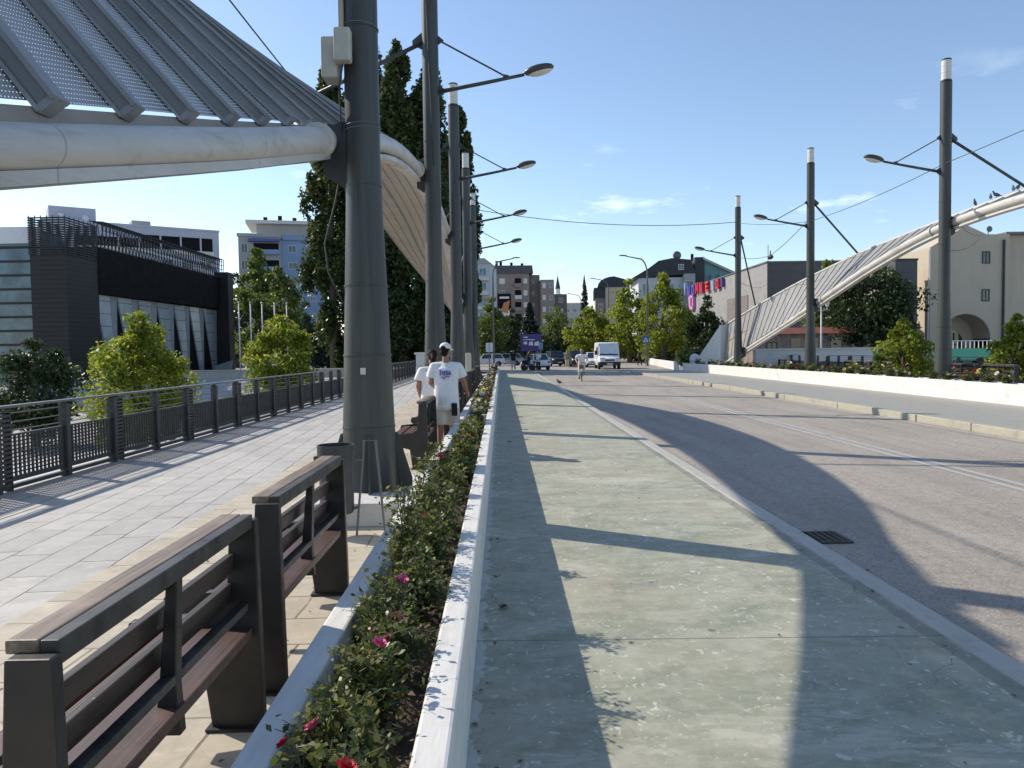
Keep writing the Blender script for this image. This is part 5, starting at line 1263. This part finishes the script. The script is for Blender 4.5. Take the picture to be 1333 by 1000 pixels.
def mansard_house():
    D = 125; b = building('building', 'white building under a big dark mansard roof with teal glazed wing, above the mall sign', (at(832,D),D,0), -.05, 9.0, 12, zz(850,362,D), m_plaster('white_wall',(.55,.56,.60)))
    h0 = zz(850,362,D); hp = zz(880,337,D)
    MB().prism([(-1.0,h0),(9.2,h0+.5),(8.4,hp-.3),(5.4,hp),(3.2,hp-.4),(1.6,h0+1.5)], 1, -.4, 11).build('roof', M['roofdark'], b)
    MB().box(7.2,-.8,-1.5,9.0,3,h0+.5).build('oriel', M['greyblock'], b); MB().box(9.1,-.2,h0-2.2,10.6,9,hp+.1).build('roof_tower', M['roofdark'], b)
    MB().prism([(10.6,-1.5),(16.5,-1.5),(16.5,h0-.4),(11.2,hp-.5),(10.6,hp-.5)], 1, 0, 10).build('teal_wing', M['teal'], b)
    MB().prism([(10.4,hp-.4),(16.9,h0-.4),(16.9,h0),(10.4,hp)], 1, -.5, 10.3).build('wing_roof', M['greyblock'], b)
    for x in (1.2,3.2,5.2): window(b, (x,0,h0-2), 0, 1.2, 2.2, 'bglass')
    for z in (h0-1.4,h0-4.4): window(b, (8.1,-.8,z), 0, 1.2, 1.6, 'glass')
    for x in (11.6,12.9): MB().box(x,-.6,h0-5,x+.6,0,h0+.3).build('fin', M['teal'], b)
    window(b, (6.8,-.45,h0+1.6), 0, .9, .9); MB().ell((6.6,2,hp+.7), .7,.25,.7, 12, 8).build('satellite_dish', M['rail'], b, smooth=True)
    MB().box(8.9,2,hp-.2,9.3,2.4,hp+.9).build('chimney', M['darkface'], b)
mansard_house()
def mall():
    D = 85; x0 = at(1000,D); h = zz(1000,342,D)
    b = building('shopping_mall', 'long grey mall with colourful sign letters on its receding wall', (x0,D,0), 0, 9.5, 62, h, 'mall')
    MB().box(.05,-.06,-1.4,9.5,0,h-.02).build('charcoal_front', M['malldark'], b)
    MB().box(-.12,-.12,h,9.6,62.1,h+.14).build('roof_edge', M['rail'], b)
    MB().box(-.08,6.5,h-7.8,-.0,15.0,h-3.1).build('brown_panel', m_bands('brown_panel',(.20,.175,.155),(.13,.11,.10),.6,'Z',.06), b)
    MB().box(5.2,-.14,h-2.9,6.4,-.061,h-2.1).build('vent', M['rail'], b)
    MB().tube([(.8,2,h),(.8,2,h+2.2)], .04, 6).build('mast', M['rail'], b)
    # raised letters, too small in the photograph to read
    cols = [(.55,.10,.16),(.10,.09,.30),(.12,.13,.38),(.55,.03,.06),(.45,.04,.10),(.62,.05,.04),(.30,.40,.55),(.60,.04,.04),(.12,.08,.42)]
    mats = [simple('sign_colour', c, .45, .08) for c in cols] + [simple('sign_colour', (.62,.24,.50), .5), M['paper'], simple('sign_colour', (.60,.12,.16), .5)]
    def glyph(kind, y, z, s, m):
        q = MB(); X0, X1 = -.45, -.02
        def bx(a, c, w, hh): q.box(X0, y+a*s, z+c*s, X1, y+(a+w)*s, z+(c+hh)*s)
        if kind == 'E': bx(.75,0,.25,1); bx(0,0,.75,.22); bx(.15,.4,.6,.2); bx(0,.8,.75,.2)
        elif kind == 'N': bx(0,0,.26,1); bx(.74,0,.26,1); q.prism([(y+.26*s,z),(y+.55*s,z),(y+.74*s,z+s),(y+.5*s,z+s)], 0, X0, X1)
        elif kind == 'I': bx(.35,0,.3,1)
        elif kind == 'M': bx(0,0,.24,1); bx(.76,0,.24,1); bx(.38,.25,.24,.75); bx(.24,.8,.52,.2)
        elif kind == 'D': bx(.7,0,.3,1); bx(.1,0,.6,.22); bx(.1,.78,.6,.22); bx(0,.15,.25,.7)
        else: bx(0,0,.3,.7); bx(.3,.2,.4,.8); bx(.7,.1,.3,.6)
        q.build('sign_letter', m, b)
    for k, (kd, yy, zo, s) in enumerate((('I',35.5,-1.0,2.0),('N',33.2,-1.3,1.6),('D',30.6,-1.3,1.5),('M',28.2,-1.25,1.6),('N',26.0,-1.3,1.5),('E',22.8,-1.35,1.4),('N',20.0,-1.4,1.3),('D',17.6,-1.4,1.25),('I',15.6,-1.35,1.2))):
        glyph(kd, yy, h+zo, s, mats[(6,8,2,3,4,5,6,7,1)[k]])
    for k, (kd, yy, s) in enumerate((('E',44.5,1.6),('D',31.2,2.2),('N',22.4,1.3))): glyph(kd, yy, h-3.4, s, mats[(11,9,10)[k]])
mall()
def cream_building():
    D = 60; x0 = at(1217,D)
    b = empty('building', (x0,D,0), .0, 'cream rendered building with a deep arched doorway behind the right railing', 'building')
    hl = zz(1217,322,D); hp = zz(1258,293,D); hr = zz(1285,305,D); w = at(1318,D)-x0; cx = at(1261,D)-x0; ar = 1.95; az = zz(1261,441,D)
    arch_pts = [(cx+ar*math.cos(math.pi*k/16), az+ar*math.sin(math.pi*k/16)) for k in range(17)]
    poly = [(cx+ar,-1.5)] + arch_pts + [(cx-ar,-1.5),(-.2,-1.5),(-.2,hl),(cx,hp),(at(1288,D)-x0,hr),(w,hr),(w,-1.5)]
    fw = MB(); zl = lambda x: (hl + (hp-hl)*(x+.2)/(cx+.2)) if x < cx else hp + (hr-hp)*min(1,(x-cx)/(at(1288,D)-x0-cx))
    def strip(xa, xb, za, zb): fw.prism([(xa,za),(xb,zb),(xb,zl(xb)),(xa,zl(xa))], 1, 0, 2.2)
    strip(-.2, cx-ar, -1.5, -1.5)
    for k in range(16, 0, -1): strip(arch_pts[k][0], arch_pts[k-1][0], arch_pts[k][1], arch_pts[k-1][1])
    xm = max(cx+ar, at(1288,D)-x0); strip(cx+ar, xm, -1.5, -1.5); strip(xm, w, -1.5, -1.5)
    fw.build('front_wall', M['cream'], b)
    MB().box(-.2,2.2,-1.5,w,14,hl).build('wall', M['cream'], b)
    tr = MB(); 
    tr.prism([(cx+(ar+.28)*math.cos(math.pi*k/16), az+(ar+.28)*math.sin(math.pi*k/16)) for k in range(17)] + [(cx+(ar+.02)*math.cos(math.pi*k/16), az+(ar+.02)*math.sin(math.pi*k/16)) for k in range(16,-1,-1)], 1, -.06, .3)
    tr.build('arch_trim', M['cream'], b)
    gl = MB().prism([(cx-.2+1.3*math.cos(math.pi*k/12), az-.5+1.35*math.sin(math.pi*k/12)) for k in range(13)] + [(cx-1.5,-1.5),(cx+1.1,-1.5)], 1, 2.05, 2.19)
    d = gl.build('door', M['glass'], b)
    mu = MB()
    for k in range(-2,3): mu.box(cx-.2+k*.5-.03,1.98,-1.4,cx-.2+k*.5+.03,2.05,az+.75-abs(k)*.25)
    mu.box(cx-1.4,1.98,az-.5,cx+1.0,2.05,az-.4); mu.build('door_frame', M['steel'], d)
    MB().box(w,.6,-1.5,w+12,14,zz(1330,303,D)).build('side_wing', M['cream'], b)
    MB().box(w-.25,-.02,hr,w+12.2,14,hr+.18).build('roof_edge', M['rail'], b)
    for y in (335,384): window(b, (at(1287,D)-x0, 0, zz(1287,y,D)), 0, .62, .95, 'glass', 'steel')
    MB().tube([(w-.5,-.12,-.5),(w-.5,-.12,zz(1312,312,D))], .09, 8).build('drainpipe', M['steel'], b); 
    MB().tube([(w+.2,3,hr),(w+.2,3,hr+.8)], .04, 5).ell((w+.25,2.9,hr+.85), .25,.06,.25, 10, 6).build('satellite_dish', M['rail'], b)
    # lower wing facing the river, lit by the sun
    MB().tube([(-.30,.10,-.5),(-.32,-.06,hl-.2)], .06, 6).build('drainpipe', M['stonewhite'], b)
cream_building()
b = building('building', 'plain charcoal building between the big dark tree and the cream building', (at(1168,58.6),58.6,0), 0, at(1197,58.6)-at(1168,58.6), 3.2, zz(1185,339,58.6), 'malldark')
MB().box(-.05,-.05,zz(1185,339,58.6),at(1197,58.6)-at(1168,58.6)+.05,3.25,zz(1185,339,58.6)+.15).build('roof_edge', M['steel'], b)
def restaurant():
    D = 57; x0 = at(985,D); w = at(1108,D)-x0; h = zz(1050,434,D)
    b = building('restaurant', 'low stone fronted restaurant with red tiled eaves under the right arch', (x0,D,0), 0, w, 6, h, 'brick')
    MB().prism([(-.5,h-.02),(6.2,h),(6.2,h+.25),(.2,h+.45)], 0, -.2, w+.2).build('roof', M['tile'], b)
    for x in (2.6,3.9,5.6): MB().box(x,-.06,-.4,x+.75,.05,h-.35).build('door', M['glass'], b)
    for x in (1.2,): window(b, (x,0,1.6), 0, .8, .8, 'glass', 'steel')
    pv = empty('pavilion', (at(1108,D)+.1,D,0), 0, 'black glazed pavilion with grey frame right of the stone restaurant', 'pavilion'); w2 = at(1165,D)-at(1108,D); h2 = zz(1130,434,D)
    MB().box(0,.3,-.5,w2,5,h2-.2).build('glazing', M['glass'], pv); fr = MB().box(-.1,0,h2-.2,w2+.1,5.2,h2)
    for k in range(4): fr.box(k*w2/3-.06,.1,-.5,k*w2/3+.06,.28,h2-.2)
    fr.build('frame', M['rail'], pv)
restaurant()
wl = MB().box(at(985,48),48,-1.5,at(1165,48),48.5,zz(1080,455,48)).box(at(985,48)-.1,47.9,zz(1080,455,48),at(1165,48)+.1,48.6,zz(1080,455,48)+.1)
tag(wl.build('embankment_wall', M['plinth']), 'long pale embankment wall in front of the stone restaurant', 'wall')
aw = empty('awning', (at(1236,46),46,0), 0, 'dark green awning below the arched doorway of the cream building', 'awning')
MB().prism([(0,zz(1260,470,46)),(2.2,zz(1260,455,46)),(2.2,zz(1260,455,46)+.06),(0,zz(1260,470,46)+.06)], 0, 0, at(1318,46)-at(1236,46)).build('canvas', M['awning'], aw)
q = MB()
for k in range(4): q.tube([(k*1.2+.1,.1,-1.5),(k*1.2+.1,.1,zz(1260,470,46))], .04, 6)
q.build('post', M['rail'], aw)
fe = MB(); x0, x1 = at(1234,50), at(1312,50); zt = zz(1270,443,50)
fe.box(x0,50,zt-.05,x1,50.06,zt).box(x0,50,zt-.85,x1,50.06,zt-.80)
k = x0
while k < x1: fe.box(k,50.01,zt-.8,k+.04,50.05,zt-.05); k += .28
tag(fe.build('fence', M['paper']), 'thin pale balustrade above the green awning', 'fence')
b = building('kiosk', 'small dark kiosk with white framed windows under the left arch', (at(528,70),70,-.2), 0, 3.2, 3, 2.6, m_plaster('kiosk_red',(.14,.05,.05)))
MB().box(-.3,-.4,2.6,3.5,3.3,2.8).build('roof', M['darkface'], b); window(b, (.95,0,1.55), 0, 1.1, .8, 'glass', 'paper'); window(b, (2.4,0,1.2), 0, .7, 1.7, 'glass', 'paper')
w_ = MB().box(-5.9,53.3,.0,-4.6,54.2,1.45).box(-6.0,53.2,1.45,-4.5,54.3,1.6); tag(w_.build('pier', M['white'], bevel=.02), 'white masonry pier where the left railing ends', 'pier')
q = MB().box(-24,57.5,-1.5,-6.2,58.0,.42).box(-24.1,57.4,.42,-6.1,58.1,.5); tag(q.build('embankment_wall', M['kerb']), 'grey embankment wall behind the left railing below the poplars', 'wall')

# ------------------------------------------------------------------ street furniture
def street_lamp(label, x, D, ytop, s, z0=-.1, reach=3.0):
    zt = zz(x, ytop, D); p = empty('street_lamp', (at(x,D),D,z0), 0, label, 'street lamp', 'curved street lamps beyond the bridge'); H = zt-z0
    MB().tube([(0,0,0),(0,0,H-2.0)]+[(s*(reach*.32)*(1-math.cos(a*R(11))), 0, H-2.0+1.6*math.sin(a*R(11))) for a in range(1,8)]+[(s*reach*.85,0,H-.12)], [.10,.085]+[.07]*7+[.05], 8).build('pole', M['rail'], p, smooth=True)
    MB().ell((s*reach*.95,0,H-.06), .42,.14,.07, 12, 8).build('lamp_head', M['rail'], p, smooth=True)
    return p
street_lamp('curved grey street lamp rising left of the brown block, arm to the right', 643, 80, 336, 1, reach=2.6)
street_lamp('curved grey street lamp among yellow green trees, arm to the left', 843.5, 78, 332, -1, reach=2.6)
street_lamp('smaller distant street lamp in front of the beige building', 793, 120, 362, -1, reach=2.6)
street_lamp('farthest, smallest street lamp between minaret and slim conifer', 757, 160, 382, -1, reach=2.6)
p = empty('road_sign', (at(841,76),76,-.1), 0, 'blue square pedestrian crossing sign below the right curved street lamp', 'road sign')
MB().tube([(0,0,0),(0,0,3.4)], .04, 8).build('post', M['rail'], p); z = zz(841,442,76)+.1
pn = MB().box(-.34,-.03,z-.34,.34,.0,z+.34).build('panel', M['bluesign'], p, bevel=.01)
MB().prism([(-.26,z-.24),(.26,z-.24),(0,z+.24)], 1, -.036,-.031).build('white_triangle', M['paper'], pn)
MB().prism([(-.04,z-.0),(.05,z-.0),(.12,z-.20),(.06,z-.20),(.0,z-.08),(-.08,z-.20),(-.13,z-.20)], 1, -.042,-.037).ell((0,-.04,z+.05), .035,.004,.035, 10, 6).build('walking_figure', M['steel'], pn)
p = empty('road_sign', (at(704,96),96,-.1), 0, 'small light blue sign to the right of the purple billboard', 'road sign')
MB().tube([(0,0,0),(0,0,2.6)], .05, 8).build('post', M['rail'], p); MB().box(-.26,-.03,1.9,.26,.0,2.7).build('panel', simple('light_blue',(.12,.30,.52),.4,.2), p, bevel=.02)
p = empty('notice_board', (at(637,62),62,0), 0, 'small white notice board on a post past the farthest left lamp post', 'notice board')
MB().tube([(-.0,.04,0),(0,.04,2.2)], .04, 8).build('post', M['rail'], p); MB().box(-.28,-.03,1.55,.28,.0,2.3).build('panel', M['paper'], p, bevel=.01); MB().box(-.02,-.04,1.6,.02,-.031,2.25).build('panel_seam', M['rail'], p)
D = 100; p = empty('billboard', (at(678,D),D,-.1), 0, 'purple billboard with white patches under the dark trees', 'billboard'); w = at(705,D)-at(678,D); z0, z1 = zz(690,456,D), zz(690,434,D)
MB().box(0,0,z0,w,.25,z1).build('panel', simple('purple',(.055,.035,.20),.4,.15,2), p, bevel=.02)
for x, z, a, c in ((.3,1.75,.65,.12),(.35,.9,.5,.35),(1.05,.75,.55,.5),(1.75,.7,.65,.55),(.2,1.45,1.7,.07)): MB().prism([(x,z+z0),(x+a,z+z0-.05),(x+a*.9,z+c+z0),(x+a*.1,z+c*.8+z0)], 1, -.03, -.002).build('white_patch', M['paper'], p)
MB().tube([(.3,.12,0),(.3,.12,z0)], .06, 8).tube([(w-.3,.12,0),(w-.3,.12,z0)], .06, 8).build('leg', M['steel'], p)
p = empty('lantern_post', (at(1071,54),54,-.3), 0, 'old style lantern on a thin post in front of the big dark tree', 'lantern post'); zt = zz(1078,388,54)+.3
MB().tube([(0,0,0),(0,0,zt-.6)], [.07,.045], 8).tube([(-.45,0,zt-1.1),(-.4,0,zt-.8),(0,0,zt-.9),(.4,0,zt-.8),(.42,0,zt-.62)], .022, 6).build('post', M['paper'], p, smooth=True)
for x in (-.42,.42): MB().lathe([(.10,-.35),(.20,.05),(.22,.08),(.05,.25),(.02,.32)], (x,0,zt-.25), 8).build('lantern', M['lampglass'], p)
p = MB().lathe([(.02,0),(.20,.01),(.22,.03),(.20,.34),(.36,.50),(.40,.74),(.34,.96),(.18,1.10),(.02,1.14)], (at(908,55)-.15,55,.10), 20); tag(p.build('stone_ball', M['plinth'], smooth=True), 'pale round ball beside the end of the concrete foot wall', 'stone ball')
dg = empty('drain_grate', (2.80,6.72,-.099), 0, 'rusty road drain grate beside the kerb of the green path', 'drain grate')
MB().box(-.21,-.19,.001,.21,.19,.006).build('pit', M['rubber'], dg); q = MB().box(-.22,-.20,.0,-.18,.20,.016).box(.18,-.20,.0,.22,.20,.016).box(-.18,-.20,.0,.18,-.17,.016).box(-.18,.17,.0,.18,.20,.016)
for k in range(6): q.box(-.165+k*.06,-.17,.0,-.135+k*.06,.17,.015)
q.build('grate_bars', simple('rusty_iron',(.07,.055,.045),.8,.4,20), dg)
tag(MB().lathe([(.14,0),(.14,.008),(.12,.012)], (-2.68,7.0,.003), 20).build('ground_light', M['lampglass']), 'small round pale light set in the promenade paving', 'ground light')
def litter(label, x, y, seed):
    r = random.Random(seed); q = MB()
    for k in range(4): 
        a = r.uniform(0,6); c = Vector((x+r.uniform(-.02,.02), y+r.uniform(-.02,.02), .012)); q.add([c+Vector((.035*math.cos(a),.035*math.sin(a),.0)), c+Vector((-.02*math.sin(a),.02*math.cos(a),.012)), c-Vector((.035*math.cos(a),.035*math.sin(a),-.002)), c+Vector((.02*math.sin(a),-.02*math.cos(a),.015))], [(0,1,2,3)])
    tag(q.build('dry_leaf', M['bark']), label, 'dry leaf')
litter('dry leaf lying in the shade of the white planter on the green path', -.02, 4.72, 1)
litter('second dry leaf on the green path, farther on near the planter shade', .12, 13.4, 2)

# ------------------------------------------------------------------ pigeons
def pigeon(label, loc, rz, group=None, s=1.0):
    p = empty('pigeon', loc, rz, label, 'pigeon', group); b = MB()
    b.ell((0,0,.12), .055,.12,.062, 12, 8, Matrix.Rotation(.35,3,'X')); b.cap((0,.07,.16),(0,.10,.215),.04,.028,8); b.ell((0,.112,.238), .026,.034,.026, 10, 8); b.tube([(0,.14,.236),(0,.165,.230)],[.009,.003],6)
    b.obox((0,-.14,.075), (.035,0,0), (0,.075,.03), (0,0,.010)); b.cap((.02,.0,.07),(.02,.02,.0),.008,.007,6).cap((-.02,.0,.07),(-.02,.02,.0),.008,.007,6)
    remesh(b.build('body', M['pigeon'], p, smooth=True), .008, 3); p.scale = (s,)*3; return p
pg = pigeon('dark pigeon standing on the kerb edge of the green path, far down', (at(729,36)-.05,36,.007), 1.2)
yy = [21.6,22.1,22.4,23.0,23.2,24.2,24.4,25.2,25.5,26.3]
offR = archR.location
for k, y in enumerate(yy):
    q = topR(20+(y-20)/1.13 if y>20 else y) + offR
    dup(pg, (q.x, q.y, q.z+.065), rnd.uniform(0,6), 'pigeon on the edge of the right arch, %s in line from the right' % ('tenth','ninth','eighth','seventh','sixth','fifth','fourth','third','second','first')[9-k], group='pigeons on the right arch', scale=.95)

# ------------------------------------------------------------------ overhead cables
def cable(label, pts, r=.012, sag=0):
    P = []
    for a, b in zip(pts, pts[1:]):
        a, b = Vector(a), Vector(b)
        for k in range(12):
            t = k/12; P.append(a.lerp(b,t) - Vector((0,0,sag*4*t*(1-t)*(b-a).length)))
    P.append(Vector(pts[-1])); tag(MB().tube(P, r, 5).build('overhead_cable', M['grey'], smooth=True), label, 'cable')
cable('black cable spanning the road between the left posts and the farthest right post', [(XP,40.3,9.0),(XR,44.4,8.85)], .018, .03)
cable('thin cable running past all three posts across the road', [(XR,44.4,8.8),(XR,34,7.15),(XR-.1,23.6,7.15),(XR+4,14,9.2)], .012, .012)
cable('cable hanging from the middle right post to the farthest one, carrying a small box', [(XR,44.2,6.8),(XR-.2,38.5,6.2),(XR,34.1,7.3)], .014, .02)
tag(MB().ell((XR-.2,38.5,6.12), .12,.28,.12, 10, 8).tube([(XR-.2,38.5,6.2),(XR-.2,38.5,6.45)], .03, 6).build('cable_box', M['plastic'], smooth=True), 'small dark box hanging on a cable between two right posts', 'cable box')
cable('cable running from the nearest left posts up and out of the top of view', [(XP+.05,16-.2,5.4),(XP-.05,15.8,8.6),(XP-.6,14,11.5)], .012, .01)
cable('black wire running down over the sky from top left to the left arch', [(-4.2,9.0,7.2),(-3.9,15.9,6.85)], .014, .004)
cable('thin wire from the mall wall to the farthest right post', [(at(1000,85)-.1,84.5,8.6),(XR,44.5,5.5)], .012, .01)
cable('loose wire hanging in front of the cream building gable', [(XR,23.8,5.9),(at(1300,58),59.7,zz(1298,304,59.7)),(XR+.2,24.1,4.6)], .014, .01)

# ------------------------------------------------------------------ sky, sun, camera
SUN = Vector((1.13,-.70,-1.0)).normalized()      # direction the light travels
el = math.asin(-SUN.z); az = math.atan2(-SUN.x, -SUN.y)   # azimuth of the sun from +y towards +x
w = bpy.data.worlds.new('World'); SC.world = w; w.use_nodes = True; nt = w.node_tree; bg = nt.nodes['Background']
sky = nt.nodes.new('ShaderNodeTexSky'); sky.sky_type = 'NISHITA'; sky.sun_disc = False; sky.sun_elevation = el; sky.sun_rotation = az
sky.altitude = 500; sky.air_density = 1.0; sky.dust_density = .55; sky.ozone_density = 1.4
tc = nt.nodes.new('ShaderNodeTexCoord'); sp = nt.nodes.new('ShaderNodeSeparateXYZ'); nt.links.new(tc.outputs['Generated'], sp.inputs[0])
mp = nt.nodes.new('ShaderNodeMapping'); mp.inputs['Scale'].default_value = (1,1,3.6); nt.links.new(tc.outputs['Generated'], mp.inputs['Vector'])
no = nt.nodes.new('ShaderNodeTexNoise'); no.inputs['Scale'].default_value = 5.2; no.inputs['Detail'].default_value = 8; no.inputs['Roughness'].default_value = .58; nt.links.new(mp.outputs[0], no.inputs['Vector'])
r1 = nt.nodes.new('ShaderNodeValToRGB'); r1.color_ramp.elements[0].position = .60; r1.color_ramp.elements[1].position = .78; nt.links.new(no.outputs['Fac'], r1.inputs['Fac'])
r2 = nt.nodes.new('ShaderNodeValToRGB'); e = r2.color_ramp.elements; e[0].position = 0; e[0].color = (.55,.55,.55,1); e[1].position = .32; e[1].color = (0,0,0,1); x = e.new(.17); x.color = (.75,.75,.75,1); nt.links.new(sp.outputs['Z'], r2.inputs['Fac'])
mu = nt.nodes.new('ShaderNodeMath'); mu.operation = 'MULTIPLY'; nt.links.new(r1.outputs['Color'], mu.inputs[0]); nt.links.new(r2.outputs['Color'], mu.inputs[1])
mx = nt.nodes.new('ShaderNodeMix'); mx.data_type = 'RGBA'; nt.links.new(mu.outputs[0], mx.inputs['Factor']); nt.links.new(sky.outputs[0], mx.inputs['A']); mx.inputs['B'].default_value = (9.5,9.8,10.2,1)
nt.links.new(mx.outputs['Result'], bg.inputs['Color']); bg.inputs['Strength'].default_value = .14
sl = bpy.data.lights.new('sun', 'SUN'); sl.energy = 3.9; sl.angle = R(.53); sl.color = (1.0,.91,.78); so = bpy.data.objects.new('sun', sl); COL.objects.link(so)
so.rotation_euler = SUN.to_track_quat('-Z','Y').to_euler(); so.location = (-20,10,30)
cam = bpy.data.cameras.new('camera'); cam.sensor_width = 36; cam.lens = 27.0; cam.clip_end = 4000; cam.clip_start = .05
co = bpy.data.objects.new('camera', cam); COL.objects.link(co); SC.camera = co
yw, pt, rl = R(.78), R(-2.45), R(.8)
f = Vector((math.sin(yw)*math.cos(pt), math.cos(yw)*math.cos(pt), math.sin(pt))); rt = Vector((math.cos(yw),-math.sin(yw),0)); up = rt.cross(f)
c, s = math.cos(rl), math.sin(rl); rt2 = rt*c - up*s; up2 = rt*s + up*c
mw = Matrix((rt2, up2, -f)).transposed().to_4x4(); mw.translation = (0,0,1.6); co.matrix_world = mw
vs = SC.view_settings; SC.display_settings.display_device = 'sRGB'; vs.view_transform = 'Standard'; vs.look = 'None'; vs.exposure = .42; vs.gamma = 1
SC.cycles.max_bounces = 8; SC.cycles.transparent_max_bounces = 24; SC.cycles.use_denoising = True
SC.render.resolution_x = 1024; SC.render.resolution_y = 768
